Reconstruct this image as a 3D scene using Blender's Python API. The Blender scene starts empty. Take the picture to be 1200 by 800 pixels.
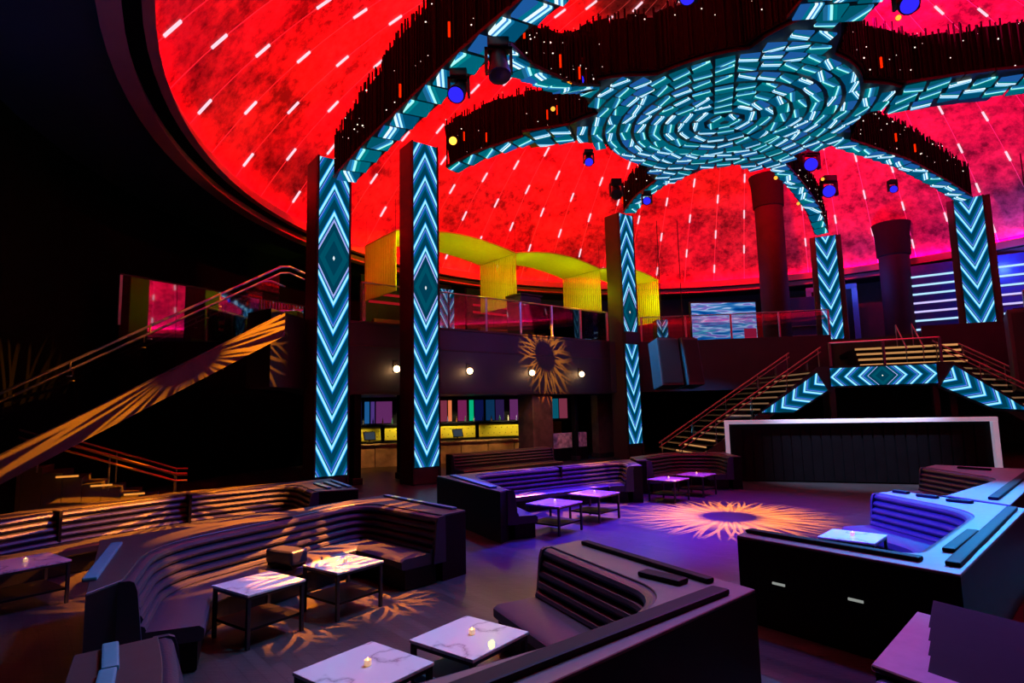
import bpy, bmesh, math, random
from mathutils import Vector, Matrix, Quaternion
random.seed(7)
SC = bpy.context.scene
COL = SC.collection
PI = math.pi
def R(d): return math.radians(d)

# ------------------------------------------------------------------ camera
cam_d = bpy.data.cameras.new('camera'); cam = bpy.data.objects.new('camera', cam_d); COL.objects.link(cam)
cam_d.sensor_width = 36.0; cam_d.lens = 21.0; cam_d.clip_start = 0.05; cam_d.clip_end = 300
_p = math.atan(80/700.0); _r = R(-1.3)
_f = Vector((0, math.cos(_p), math.sin(_p))); _x0 = Vector((1,0,0)); _u0 = _x0.cross(_f)
_x = math.cos(_r)*_x0 + math.sin(_r)*_u0; _u = _x.cross(_f)
cam.matrix_world = Matrix(((_x.x,_u.x,-_f.x,0),(_x.y,_u.y,-_f.y,0),(_x.z,_u.z,-_f.z,2.6),(0,0,0,1)))
SC.camera = cam
# ------------------------------------------------------------------ view and world
vs = SC.view_settings
vs.view_transform = 'Standard'; vs.look = 'None'; vs.exposure = 0.0; vs.gamma = 1.0; vs.use_curve_mapping = False
SC.cycles.use_denoising = True
SC.cycles.max_bounces = 6; SC.cycles.diffuse_bounces = 3; SC.cycles.glossy_bounces = 4; SC.cycles.transparent_max_bounces = 16
SC.cycles.caustics_reflective = False; SC.cycles.caustics_refractive = False
SC.cycles.sample_clamp_indirect = 3.0
w = bpy.data.worlds.new('night'); SC.world = w; w.use_nodes = True
w.node_tree.nodes['Background'].inputs[0].default_value = (0.0, 0.0, 0.0, 1)
w.node_tree.nodes['Background'].inputs[1].default_value = 0.0

# ------------------------------------------------------------------ stage and house lamps
def lamp(kind, name, loc, energy, color, target=None, **kw):
    d = bpy.data.lights.new(name, kind); o = bpy.data.objects.new(name, d); COL.objects.link(o)
    o.location = loc; d.energy = energy; d.color = color
    if target is not None:
        o.rotation_euler = (Vector(target)-Vector(loc)).to_track_quat('-Z', 'Y').to_euler()
    for k, v in kw.items(): setattr(d, k, v)
    return o
def spot(name, loc, target, energy, color, deg, blend=0.6, size=0.08):
    return lamp('SPOT', name, loc, energy, color, target, spot_size=R(deg), spot_blend=blend, shadow_soft_size=size)

class NT:
    """small helper round a node tree"""
    def __init__(s, nt): s.t = nt; s.n = nt.nodes; s.l = nt.links
    def add(s, typ, **kw):
        n = s.n.new(typ)
        for k, v in kw.items(): setattr(n, k, v)
        return n
    def put(s, sock, v):
        if isinstance(v, bpy.types.NodeSocket): s.l.new(v, sock)
        else: sock.default_value = v
    def m(s, op, a, b=0.0, c=None, clamp=False):
        n = s.add('ShaderNodeMath', operation=op, use_clamp=clamp)
        s.put(n.inputs[0], a); s.put(n.inputs[1], b)
        if c is not None: s.put(n.inputs[2], c)
        return n.outputs[0]
    def ramp(s, fac, stops, interp='LINEAR'):
        n = s.add('ShaderNodeValToRGB'); cr = n.color_ramp; cr.interpolation = interp
        while len(cr.elements) > 1: cr.elements.remove(cr.elements[-1])
        cr.elements[0].position = stops[0][0]; cr.elements[0].color = (*stops[0][1], 1)
        for p, c in stops[1:]:
            e = cr.elements.new(p); e.color = (*c, 1)
        s.put(n.inputs[0], fac); return n.outputs[0]
    def noise(s, vec, scale, detail=4.0, rough=0.55):
        n = s.add('ShaderNodeTexNoise'); n.inputs['Scale'].default_value = scale
        n.inputs['Detail'].default_value = detail; n.inputs['Roughness'].default_value = rough
        if vec is not None: s.l.new(vec, n.inputs['Vector'])
        return n.outputs['Fac']
    def mix(s, fac, a, b):
        n = s.add('ShaderNodeMix', data_type='RGBA')
        s.put(n.inputs[0], fac); s.put(n.inputs[6], a); s.put(n.inputs[7], b); return n.outputs[2]

def gobo(o, n1=11, n2=17, r0=0.10, r1=0.24, cut=0.72, slim=0.22, soft=0.06, core_w=0.0, seed=0.0):
    """spot lamp whose light passes a cut gobo wheel: a ring of crossing rays round a dark middle"""
    d = o.data; d.use_nodes = True; nt = NT(d.node_tree)
    em = [n for n in nt.n if n.type == 'EMISSION'][0]
    tc = nt.add('ShaderNodeTexCoord'); sp = nt.add('ShaderNodeSeparateXYZ'); nt.l.new(tc.outputs['Normal'], sp.inputs[0])
    z = nt.m('ABSOLUTE', sp.outputs[2]); x = nt.m('DIVIDE', sp.outputs[0], z); y = nt.m('DIVIDE', sp.outputs[1], z)
    rr = nt.m('SQRT', nt.m('ADD', nt.m('MULTIPLY', x, x), nt.m('MULTIPLY', y, y)))
    th = nt.m('ARCTAN2', y, x)
    q = nt.m('DIVIDE', nt.m('SUBTRACT', rr, r0), r1-r0)            # 0 at the inner edge, 1 at the ray tips
    def rays(n, tw, ph):
        a = nt.m('ADD', nt.m('MULTIPLY', th, float(n)), nt.m('ADD', nt.m('MULTIPLY', q, tw), ph+seed))
        c = nt.m('COSINE', a)
        return nt.m('DIVIDE', nt.m('SUBTRACT', c, nt.m('ADD', cut, nt.m('MULTIPLY', q, slim))), soft, clamp=True)
    p = rays(n1, 3.0, 0.3)
    for n, tw, ph in ((n1, -3.4, 1.1), (n2, 5.0, 2.0), (n2, -4.6, 0.2)):
        p = nt.m('MAXIMUM', p, rays(n, tw, ph))
    core = nt.m('SUBTRACT', 1.0, nt.m('MULTIPLY', nt.m('ABSOLUTE', nt.m('SUBTRACT', q, 0.25)), 3.0), clamp=True)
    p = nt.m('MAXIMUM', p, nt.m('MULTIPLY', core, core_w))
    ins = nt.m('MULTIPLY', nt.m('DIVIDE', q, 0.12, clamp=True), nt.m('MULTIPLY', nt.m('SUBTRACT', 1.0, q, clamp=True), 1.6, clamp=True))
    p = nt.m('MULTIPLY', p, ins)
    nt.l.new(p, em.inputs['Strength'])
    return o

AMB = (1.0, 0.235, 0.004)
HUB = Vector((7.75, 20.3, 12.6))
# plan lines the lamps and the building share: the balcony front and the bar
E1 = Vector((0.776, 0.631)); N1 = Vector((-0.631, 0.776)); F0 = Vector((-5.8, 22.3))
def fac(s_, n_=0.0): p = F0+E1*s_+N1*n_; return (p.x, p.y)
BA = math.atan2(0.32, 0.95); B0 = Vector((-9.4, 28.3))
# ------------------------------------------------------------------ lamps: gobos, washes, added fills
def GOBO(name, loc, tgt, e, deg=40, col=AMB, **kw): return gobo(spot(name, loc, tgt, e, col, deg, 0.05, 0.01), **kw)
GOBO('dance floor gobo', (5.6, 17.5, 12.3), (5.0, 14.4, 0), 330000, 30, n1=23, n2=31, r0=0.045, r1=0.2, cut=0.74, slim=0.22, core_w=0.55)
GOBO('staircase gobo', (3.5, 15.5, 12.2), (-8.4, 15.5, 4.1), 110000, 34, n1=15, n2=21, r0=0.03, r1=0.22, cut=0.8, slim=0.17)
GOBO('sofa gobo', (1.0, 13.0, 10.2), (-3.55, 9.9, 0.75), 110000, 40, n1=7, n2=5, r0=0.02, r1=0.2, cut=0.8, slim=0.16)
GOBO('long sofa gobo', (-1.0, 14.5, 10.2), (-7.0, 12.6, 0.7), 110000, 44, n1=11, n2=15, r0=0.02, r1=0.28, cut=0.75, slim=0.2, core_w=0.2)
GOBO('balcony gobo', (4.5, 19.0, 12.2), (1.5, 28.3, 5.0), 150000, 26, n1=13, n2=19, r0=0.045, r1=0.14, cut=0.8, slim=0.15)
GOBO('violet sofa gobo', (4.0, 20.5, 12.3), (1.2, 16.8, 0.9), 60000, 40, n1=7, n2=9, r0=0.06, r1=0.22, cut=0.8, slim=0.15)
GOBO('floor star gobo', (0.5, 12.5, 10.1), (-2.8, 7.75, 0), 70000, 14, n1=9, n2=7, r0=0.012, r1=0.075, cut=0.75, slim=0.2)
GOBO('second floor star gobo', (0.8, 12.6, 10.1), (-1.85, 8.6, 0), 60000, 14, n1=9, n2=7, r0=0.012, r1=0.07, cut=0.75, slim=0.2, seed=1.3)
# colour washes from the canopy's moving lights, and one added fill
spot('violet floor wash', (8.0, 17.0, 12.2), (5.0, 14.5, 0), 16000, (0.28, 0.0, 1.0), 46, 0.9)
spot('blue floor wash', (6.0, 20.0, 12.2), (2.0, 14.0, 0), 60000, (0.02, 0.015, 1.0), 32, 0.9)
spot('cyan ledge wash', (13.0, 16.0, 12.2), (7.2, 8.6, 0.8), 45000, (0.0, 0.36, 1.0), 30, 0.8)
spot('blue booth wash', (-0.7, 12.9, 10.1), (6.4, 10.0, 0.9), 60000, (0.03, 0.03, 1.0), 22, 0.8)
spot('violet corner wash', (9.4, 13.5, 12.0), (2.8, 4.2, 0.9), 5000, (0.4, 0.12, 1.0), 16, 0.8)
spot('magenta edge wash', (9.5, 14.5, 12.0), (1.9, 5.4, 0.9), 3000, (1.0, 0.03, 0.25), 12, 0.8)
spot('added lilac fill', (-0.5, 10.5, 10.0), (-0.8, 5.6, 0.5), 1800, (0.72, 0.55, 1.0), 46, 0.9)  # added fill that brightens the near table tops
spot('teal aisle wash', (3.0, 8.0, 10.0), (-2.0, 6.0, 0.5), 2500, (0.06, 0.45, 0.8), 50, 0.9)
spot('blue U sofa wash', (1.0, 12.0, 10.0), (-3.0, 8.8, 0.8), 1600, (0.15, 0.15, 0.9), 44, 0.9)
spot('cyan speaker wash', (2.0, 27.0, 9.0), (7.0, 28.8, 4.6), 10000, (0.0, 0.4, 1.0), 26, 0.6)
# unseen red spots added above the canopy to even out the dome
for k in range(6):
    a = R(60*k+20); q = (HUB.x+3.2*math.cos(a), HUB.y+3.2*math.sin(a), 15.2)
    lamp('SPOT', 'added dome fill', q, 24000, (1.0, 0.0, 0.12 if k in (0, 5) else 0.004), (HUB.x+17*math.cos(a), HUB.y+17*math.sin(a), 17.5), spot_size=R(120), spot_blend=0.8, shadow_soft_size=0.3)
# added yellow lamps that brighten the string screens; bar lights
for s_ in (5.6, 11.9, 17.6):
    for dx in (-1.6, 1.6):
        p = fac(s_+dx, 1.6); lamp('POINT', 'added string fill', (p[0], p[1], 9.0), 62, (0.85, 1.0, 0.01), shadow_soft_size=0.15)
p = fac(2.9, -2.0); spot('added string fill beam', (p[0], p[1], 9.0), (fac(2.3, 2.6)[0], fac(2.3, 2.6)[1], 9.0), 900, (0.85, 1.0, 0.01), 46, 0.5)
for s_ in (1.5, 4.5, 7.5, 10.5):
    p = B0+Vector((math.cos(BA), math.sin(BA)))*s_+Vector((-math.sin(BA), math.cos(BA)))*1.5
    spot('bar downlight', (p.x, p.y, 3.3), (p.x-0.3, p.y+1.0, 1.2), 350, (1.0, 0.8, 0.4), 80, 0.7)
    q = B0+Vector((math.cos(BA), math.sin(BA)))*s_-Vector((-math.sin(BA), math.cos(BA)))*1.4
    spot('bar front light', (q.x, q.y, 3.3), (q.x+0.2, q.y+1.4, 0.7), 260, (1.0, 0.4, 0.08), 60, 0.7)
spot('soffit wash', (-4.0, 6.0, 3.2), (-11.0, 9.0, 10.6), 900, (0.02, 0.25, 0.8), 60, 1.0)
for k, (x, y) in enumerate(((13.0, 34.5), (20.0, 34.0), (25.5, 30.0))):
    lamp('POINT', 'added mezzanine blue fill', (x, y, 9.6), (60, 240, 360)[k], (0.05, 0.14, 1.0), shadow_soft_size=0.2)  # added lamps, no fixture, to turn the back wall and doorway blue
spot('added lilac stage fill', (9.0, 15.5, 12.0), (11.0, 19.6, 2.2), 16000, (0.5, 0.6, 1.0), 30, 0.8)  # added spot that brightens the stage's pale border
spot('added blue fascia fill', (2.0, 18.0, 12.0), (0.0, 27.0, 4.6), 2600, (0.05, 0.16, 0.9), 50, 0.9)  # added spot that pulls the fascia towards blue
spot('added deep blue fill', (4.0, 13.0, 12.0), (1.5, 9.0, 0), 3500, (0.03, 0.14, 1.0), 120, 0.9, 0.4)  # added broad fill, offsets the red cast on seats and floor
spot('bench amber light', (-1.5, 19.5, 12.0), (-0.4, 24.2, 0.8), 9000, (1.0, 0.4, 0.06), 22, 0.8)
spot('pier amber light', (1.2, 25.5, 3.2), (1.4, 28.0, 1.6), 160, (1.0, 0.4, 0.1), 70, 0.8)
spot('added cyan ledge fill', (1.5, 19.0, 12.1), (-2.6, 13.6, 1.0), 5000, (0.0, 0.45, 0.9), 30, 0.8)  # added spot in place of the LED column's light on the ledges
# ------------------------------------------------------------------ materials
MATS = {}
def pm(name, col, rough=0.5, metal=0.0, spec=0.5, coat=0.0, emit=None, es=0.0, var=0.0, vs_=6.0, bump=0.0, bs=40.0, alpha=None):
    if name in MATS: return MATS[name]
    m = bpy.data.materials.new(name); m.use_nodes = True; nt = NT(m.node_tree); b = nt.n['Principled BSDF']
    b.inputs['Base Color'].default_value = (*col, 1); b.inputs['Roughness'].default_value = rough
    b.inputs['Metallic'].default_value = metal; b.inputs['Specular IOR Level'].default_value = spec
    b.inputs['Coat Weight'].default_value = coat
    if emit: m.cycles.emission_sampling = 'NONE'; b.inputs['Emission Color'].default_value = (*emit, 1); b.inputs['Emission Strength'].default_value = es
    if var or bump:
        tc = nt.add('ShaderNodeTexCoord')
    if var:
        f = nt.noise(tc.outputs['Object'], vs_, 5)
        lo = tuple(max(0, c*(1-var)) for c in col); hi = tuple(min(1, c*(1+var)) for c in col)
        nt.l.new(nt.ramp(f, [(0.3, lo), (0.7, hi)]), b.inputs['Base Color'])
    if bump:
        f2 = nt.noise(tc.outputs['Object'], bs, 3); bn = nt.add('ShaderNodeBump'); bn.inputs['Strength'].default_value = bump
        bn.inputs['Distance'].default_value = 0.02; nt.l.new(f2, bn.inputs['Height']); nt.l.new(bn.outputs[0], b.inputs['Normal'])
    MATS[name] = m; return m
def em(name, col, s):
    if name in MATS: return MATS[name]
    m = bpy.data.materials.new(name); m.use_nodes = True; nt = NT(m.node_tree); nt.n.clear()
    e = nt.add('ShaderNodeEmission'); e.inputs[0].default_value = (*col, 1); e.inputs[1].default_value = s
    o = nt.add('ShaderNodeOutputMaterial'); nt.l.new(e.outputs[0], o.inputs[0]); m.cycles.emission_sampling = 'NONE'; MATS[name] = m; return m

leather = pm('navy leather', (0.022, 0.024, 0.05), 0.36, spec=0.5, bump=0.15, bs=60)
black_panel = pm('black lacquer panel', (0.003, 0.003, 0.004), 0.5, spec=0.12, var=0.3, vs_=3)
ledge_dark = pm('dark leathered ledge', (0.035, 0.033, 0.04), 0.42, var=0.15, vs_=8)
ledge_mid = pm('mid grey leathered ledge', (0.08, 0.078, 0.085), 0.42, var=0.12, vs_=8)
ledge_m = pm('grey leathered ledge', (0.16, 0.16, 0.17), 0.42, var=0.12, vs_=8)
pad_m = pm('dark ledge bar', (0.006, 0.006, 0.008), 0.6, spec=0.12, var=0.2)
steel = pm('brushed steel', (0.6, 0.58, 0.56), 0.28, 1.0, var=0.05, vs_=20)
black_metal = pm('black metal', (0.01, 0.01, 0.012), 0.5, spec=0.4, var=0.2)
housing_m = pm('column housing', (0.03, 0.02, 0.022), 0.5, var=0.2, vs_=2)
fascia_m = pm('dark balcony fascia', (0.011, 0.015, 0.03), 0.5, var=0.25, vs_=0.7)
wall_m = pm('black wall', (0.0012, 0.0015, 0.003), 0.7, spec=0.03, var=0.3, vs_=0.5)
soffit_m = pm('dark blue soffit', (0.008, 0.018, 0.04), 0.6, var=0.2, vs_=0.4)
fringe_m = pm('black fringe', (0.004, 0.003, 0.003), 0.7, spec=0.1, var=0.3)
rim_m = pm('plaster rim', (0.45, 0.10, 0.13), 0.6, var=0.1, vs_=1)
wood_m = pm('dark brown stone', (0.07, 0.045, 0.03), 0.4, var=0.5, vs_=2.5)
mirror_m = pm('smoked mirror', (0.5, 0.5, 0.52), 0.03, 1.0, var=0.02)
yellow_string = pm('yellow string', (0.78, 0.72, 0.02), 0.6, var=0.05)

def make_dome_mat():
    m = bpy.data.materials.new('mottled plaster dome'); m.use_nodes = True; nt = NT(m.node_tree); b = nt.n['Principled BSDF']
    tc = nt.add('ShaderNodeTexCoord'); f = nt.noise(tc.outputs['Object'], 0.55, 9, 0.68); g = nt.noise(tc.outputs['Object'], 2.6, 6, 0.7)
    k = nt.m('ADD', nt.m('MULTIPLY', f, 0.6), nt.m('MULTIPLY', g, 0.4))
    nt.l.new(nt.ramp(k, [(0.40, (0.10, 0.035, 0.05)), (0.48, (0.27, 0.09, 0.11)), (0.54, (0.42, 0.13, 0.15)), (0.60, (0.55, 0.18, 0.2))]), b.inputs['Base Color'])
    b.inputs['Roughness'].default_value = 0.85; b.inputs['Specular IOR Level'].default_value = 0.1
    return m
dome_m = make_dome_mat()

def make_floor_mat():
    m = bpy.data.materials.new('dark plank floor'); m.use_nodes = True; nt = NT(m.node_tree); b = nt.n['Principled BSDF']
    tc = nt.add('ShaderNodeTexCoord'); mp = nt.add('ShaderNodeMapping'); mp.inputs['Rotation'].default_value = (0, 0, R(50))
    nt.l.new(tc.outputs['Object'], mp.inputs[0])
    br = nt.add('ShaderNodeTexBrick'); nt.l.new(mp.outputs[0], br.inputs['Vector'])
    br.inputs['Scale'].default_value = 1.0; br.inputs['Brick Width'].default_value = 1.5; br.inputs['Row Height'].default_value = 0.14
    br.inputs['Mortar Size'].default_value = 0.004; br.inputs['Color1'].default_value = (0.075, 0.07, 0.07, 1)
    br.inputs['Color2'].default_value = (0.035, 0.033, 0.034, 1); br.inputs['Mortar'].default_value = (0.008, 0.008, 0.008, 1)
    mp2 = nt.add('ShaderNodeMapping'); mp2.inputs['Rotation'].default_value = (0, 0, R(50)); mp2.inputs['Scale'].default_value = (1.2, 16, 1)
    nt.l.new(tc.outputs['Object'], mp2.inputs[0]); g = nt.noise(mp2.outputs[0], 2.0, 6, 0.65)
    nt.l.new(nt.mix(nt.m('MULTIPLY', g, 0.7), br.outputs['Color'], (0.02, 0.02, 0.02, 1)), b.inputs['Base Color'])
    nt.l.new(nt.m('ADD', nt.m('MULTIPLY', g, 0.22), 0.2), b.inputs['Roughness'])
    bn = nt.add('ShaderNodeBump'); bn.inputs['Strength'].default_value = 0.35; bn.inputs['Distance'].default_value = 0.01
    nt.l.new(g, bn.inputs['Height']); nt.l.new(bn.outputs[0], b.inputs['Normal'])
    b.inputs['Specular IOR Level'].default_value = 0.5
    return m
floor_m = make_floor_mat()

def make_marble():
    m = bpy.data.materials.new('white veined marble'); m.use_nodes = True; nt = NT(m.node_tree); b = nt.n['Principled BSDF']
    tc = nt.add('ShaderNodeTexCoord'); n = nt.add('ShaderNodeTexNoise'); n.inputs['Scale'].default_value = 2.2; n.inputs['Detail'].default_value = 6
    nt.l.new(tc.outputs['Object'], n.inputs['Vector'])
    v = nt.m('ABSOLUTE', nt.m('SUBTRACT', n.outputs['Fac'], 0.5))
    nt.l.new(nt.ramp(v, [(0.0, (0.33, 0.31, 0.33)), (0.012, (0.55, 0.53, 0.55)), (0.05, (0.72, 0.7, 0.72))]), b.inputs['Base Color'])
    b.inputs['Roughness'].default_value = 0.22; b.inputs['Coat Weight'].default_value = 0.3
    return m
marble = make_marble()

def make_chevron(name, vc, half, k=2.0, period=0.92, mid=0.0, axis='Z', strength=1.0, cross='X', dia_s=1.3):
    """LED screen playing chevrons that run away from a diamond at height vc"""
    m = bpy.data.materials.new(name); m.use_nodes = True; nt = NT(m.node_tree); nt.n.clear()
    tc = nt.add('ShaderNodeTexCoord'); sp = nt.add('ShaderNodeSeparateXYZ'); nt.l.new(tc.outputs['Object'], sp.inputs[0])
    ix = {'X': 0, 'Y': 1, 'Z': 2}
    ax = nt.m('ABSOLUTE', nt.m('SUBTRACT', sp.outputs[ix[cross]], mid)); v = nt.m('ABSOLUTE', nt.m('SUBTRACT', sp.outputs[ix[axis]], vc))
    s = nt.m('ADD', v, nt.m('MULTIPLY', ax, k))
    DT = (0.0, 0.045, 0.085); TE = (0.0, 0.10, 0.19); BL = (0.005, 0.11, 0.50); CY = (0.02, 0.55, 1.0); WH = (0.42, 0.92, 1.1); LV = (0.22, 0.32, 1.0)
    fr = nt.m('FRACT', nt.m('DIVIDE', s, period))
    col = nt.ramp(fr, [(0, DT), (0.16, TE), (0.30, BL), (0.41, LV), (0.45, DT), (0.53, CY), (0.57, WH), (0.70, CY), (0.75, BL), (0.80, DT)], 'CONSTANT')
    # the diamond: dark teal with a thin pale outline and a white dot
    dia = nt.ramp(nt.m('DIVIDE', s, dia_s), [(0.0, (0.8, 0.95, 1.0)), (0.06, DT), (0.45, (0.0, 0.075, 0.12)), (0.72, DT), (0.93, (0.45, 0.5, 0.95)), (0.985, TE)], 'CONSTANT')
    col = nt.mix(nt.m('LESS_THAN', s, dia_s), col, dia)
    e = nt.add('ShaderNodeEmission'); nt.l.new(col, e.inputs[0]); e.inputs[1].default_value = strength; m.cycles.emission_sampling = 'NONE'
    o = nt.add('ShaderNodeOutputMaterial'); nt.l.new(e.outputs[0], o.inputs[0]); return m

def make_tile_mat():
    """LED tile: a slanted pale streak across teal or blue, different on every tile"""
    m = bpy.data.materials.new('canopy led tile'); m.use_nodes = True; nt = NT(m.node_tree); nt.n.clear()
    tc = nt.add('ShaderNodeTexCoord'); sp = nt.add('ShaderNodeSeparateXYZ'); nt.l.new(tc.outputs['Generated'], sp.inputs[0])
    oi = nt.add('ShaderNodeObjectInfo'); r = oi.outputs['Random']
    r2 = nt.m('FRACT', nt.m('MULTIPLY', r, 17.3)); r3 = nt.m('FRACT', nt.m('MULTIPLY', r, 53.7))
    sl = nt.m('SUBTRACT', nt.m('MULTIPLY', r3, 1.4), 0.7)
    t = nt.m('ADD', sp.outputs[1], nt.m('ADD', nt.m('MULTIPLY', nt.m('SUBTRACT', sp.outputs[0], 0.5), sl), nt.m('MULTIPLY', nt.m('SUBTRACT', r2, 0.5), 0.9)))
    A = nt.ramp(t, [(0, (0.0, 0.06, 0.13)), (0.22, (0.005, 0.14, 0.30)), (0.34, (0.45, 0.85, 1.0)), (0.44, (0.03, 0.22, 0.55)), (0.52, (0.70, 0.92, 1.0)), (0.66, (0.0, 0.13, 0.22)), (0.85, (0.01, 0.08, 0.28))], 'CONSTANT')
    B = nt.ramp(t, [(0, (0.0, 0.10, 0.15)), (0.3, (0.0, 0.17, 0.21)), (0.48, (0.35, 0.9, 0.85)), (0.60, (0.02, 0.25, 0.55)), (0.70, (0.01, 0.11, 0.24)), (0.9, (0.0, 0.07, 0.11))], 'CONSTANT')
    c = nt.mix(nt.m('GREATER_THAN', r, 0.55), A, B)
    e = nt.add('ShaderNodeEmission'); nt.l.new(c, e.inputs[0]); e.inputs[1].default_value = 1.2; m.cycles.emission_sampling = 'NONE'
    o = nt.add('ShaderNodeOutputMaterial'); nt.l.new(e.outputs[0], o.inputs[0]); return m
tile_m = make_tile_mat()

def make_glass():
    m = bpy.data.materials.new('rail glass'); m.use_nodes = True; nt = NT(m.node_tree); nt.n.clear()
    t = nt.add('ShaderNodeBsdfTransparent'); t.inputs[0].default_value = (0.9, 0.93, 0.94, 1)
    g = nt.add('ShaderNodeBsdfGlossy'); g.inputs['Roughness'].default_value = 0.02; g.inputs[0].default_value = (1, 1, 1, 1)
    fr = nt.add('ShaderNodeFresnel'); fr.inputs[0].default_value = 1.5
    mx = nt.add('ShaderNodeMixShader'); nt.l.new(nt.m('ADD', fr.outputs[0], 0.03, clamp=True), mx.inputs[0])
    nt.l.new(t.outputs[0], mx.inputs[1]); nt.l.new(g.outputs[0], mx.inputs[2])
    o = nt.add('ShaderNodeOutputMaterial'); nt.l.new(mx.outputs[0], o.inputs[0]); return m
glass = make_glass()

# ------------------------------------------------------------------ mesh helpers
class MB:
    def __init__(s): s.v = []; s.f = []
    def box(s, c, size, rz=0.0, M=None):
        hx, hy, hz = size[0]/2, size[1]/2, size[2]/2; n = len(s.v); ca, sa = math.cos(rz), math.sin(rz)
        for dz in (-hz, hz):
            for dx, dy in ((-hx,-hy),(hx,-hy),(hx,hy),(-hx,hy)):
                p = Vector((c[0]+dx*ca-dy*sa, c[1]+dx*sa+dy*ca, c[2]+dz))
                s.v.append(M @ p if M else p)
        s.f += [(n+3,n+2,n+1,n),(n+4,n+5,n+6,n+7),(n,n+1,n+5,n+4),(n+1,n+2,n+6,n+5),(n+2,n+3,n+7,n+6),(n+3,n,n+4,n+7)]
        return s
    def bar(s, a, b, wid, hgt, up=Vector((0,0,1))):
        """box beam from a to b"""
        a = Vector(a); b = Vector(b); t = (b-a).normalized(); sd = t.cross(up)
        if sd.length < 1e-4: sd = t.cross(Vector((1,0,0)))
        sd.normalize(); u = sd.cross(t); n = len(s.v)
        for p in (a, b):
            for x, y in ((-1,-1),(1,-1),(1,1),(-1,1)): s.v.append(p + sd*(x*wid/2) + u*(y*hgt/2))
        s.f += [(n,n+1,n+2,n+3),(n+7,n+6,n+5,n+4)] + [(n+i, n+4+i, n+4+(i+1)%4, n+(i+1)%4) for i in range(4)]
        return s
    def tube(s, pts, r, seg=8):
        pts = [Vector(p) for p in pts]; n0 = len(s.v); k = len(pts)
        for i, p in enumerate(pts):
            t = (pts[min(i+1,k-1)]-pts[max(i-1,0)]).normalized(); a = t.cross(Vector((0,0,1)))
            if a.length < 1e-3: a = t.cross(Vector((1,0,0)))
            a.normalize(); b = a.cross(t)
            for j in range(seg): s.v.append(p + a*(r*math.cos(2*PI*j/seg)) + b*(r*math.sin(2*PI*j/seg)))
        for i in range(k-1):
            for j in range(seg):
                q = n0+i*seg; s.f.append((q+j, q+seg+j, q+seg+(j+1)%seg, q+(j+1)%seg))
        s.f.append(tuple(n0+j for j in range(seg))); s.f.append(tuple(n0+(k-1)*seg+j for j in reversed(range(seg))))
        return s
    def prism(s, poly, z0, z1):
        n = len(s.v); k = len(poly)
        for z in (z0, z1):
            for p in poly: s.v.append(Vector((p[0], p[1], z)))
        s.f.append(tuple(n+i for i in reversed(range(k)))); s.f.append(tuple(n+k+i for i in range(k)))
        for i in range(k): s.f.append((n+i, n+(i+1)%k, n+k+(i+1)%k, n+k+i))
        return s
    def lathe(s, prof, c=(0,0,0), seg=20):
        n = len(s.v); k = len(prof)
        for r, z in prof:
            for j in range(seg): s.v.append(Vector((c[0]+r*math.cos(2*PI*j/seg), c[1]+r*math.sin(2*PI*j/seg), c[2]+z)))
        for i in range(k-1):
            for j in range(seg):
                a = n+i*seg+j; b = n+i*seg+(j+1)%seg; s.f.append((a, b, b+seg, a+seg))
        s.f.append(tuple(n+j for j in reversed(range(seg)))); s.f.append(tuple(n+(k-1)*seg+j for j in range(seg)))
        return s
    def sweep(s, path, prof):
        """closed profile (offset to the path's left side, height) along an open plan path"""
        P = [Vector((p[0], p[1])) for p in path]; k = len(P); n0 = len(s.v); m = len(prof)
        for i in range(k):
            d0 = (P[i]-P[i-1]).normalized() if i else None; d1 = (P[i+1]-P[i]).normalized() if i < k-1 else None
            d0 = d0 or d1; d1 = d1 or d0
            na = Vector((-d0.y, d0.x)); nb = Vector((-d1.y, d1.x)); nn = (na+nb).normalized(); nn /= max(0.35, nn.dot(na))
            for o, z in prof: s.v.append(Vector((P[i].x+nn.x*o, P[i].y+nn.y*o, z)))
        for i in range(k-1):
            for j in range(m):
                a = n0+i*m+j; b = n0+i*m+(j+1)%m; s.f.append((a, a+m, b+m, b))
        s.f.append(tuple(n0+j for j in range(m))); s.f.append(tuple(n0+(k-1)*m+j for j in reversed(range(m))))
        return s
    def ball(s, c, r, seg=8, rings=5, sq=1.0):
        n = len(s.v); c = Vector(c)
        for i in range(rings+1):
            a = PI*i/rings
            for j in range(seg): s.v.append(c + Vector((r*math.sin(a)*math.cos(2*PI*j/seg), r*math.sin(a)*math.sin(2*PI*j/seg), -r*sq*math.cos(a))))
        for i in range(rings):
            for j in range(seg):
                a = n+i*seg+j; b = n+i*seg+(j+1)%seg; s.f.append((a, b, b+seg, a+seg))
        return s
    def octa(s, c, r):
        n = len(s.v); c = Vector(c)
        for d in ((1,0,0),(0,1,0),(-1,0,0),(0,-1,0),(0,0,1),(0,0,-1)): s.v.append(c + Vector(d)*r)
        for i in range(4): s.f.append((n+i, n+(i+1)%4, n+4)); s.f.append((n+(i+1)%4, n+i, n+5))
        return s
    def mesh(s, name, mat, smooth=False):
        me = bpy.data.meshes.new(name); me.from_pydata([tuple(v) for v in s.v], [], s.f); me.materials.append(mat)
        bm = bmesh.new(); bm.from_mesh(me)
        bmesh.ops.recalc_face_normals(bm, faces=bm.faces); bm.to_mesh(me); bm.free()
        if smooth:
            me.polygons.foreach_set('use_smooth', [True]*len(me.polygons))
            try: me.set_sharp_from_angle(angle=R(38))
            except Exception: pass
        return me
    def build(s, name, mat, parent=None, smooth=False, kind=None, label=None):
        o = bpy.data.objects.new(name, s.mesh(name, mat, smooth)); COL.objects.link(o)
        if parent is not None: o.parent = parent
        if kind: o['kind'] = kind
        if label: o['label'] = label
        return o
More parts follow.
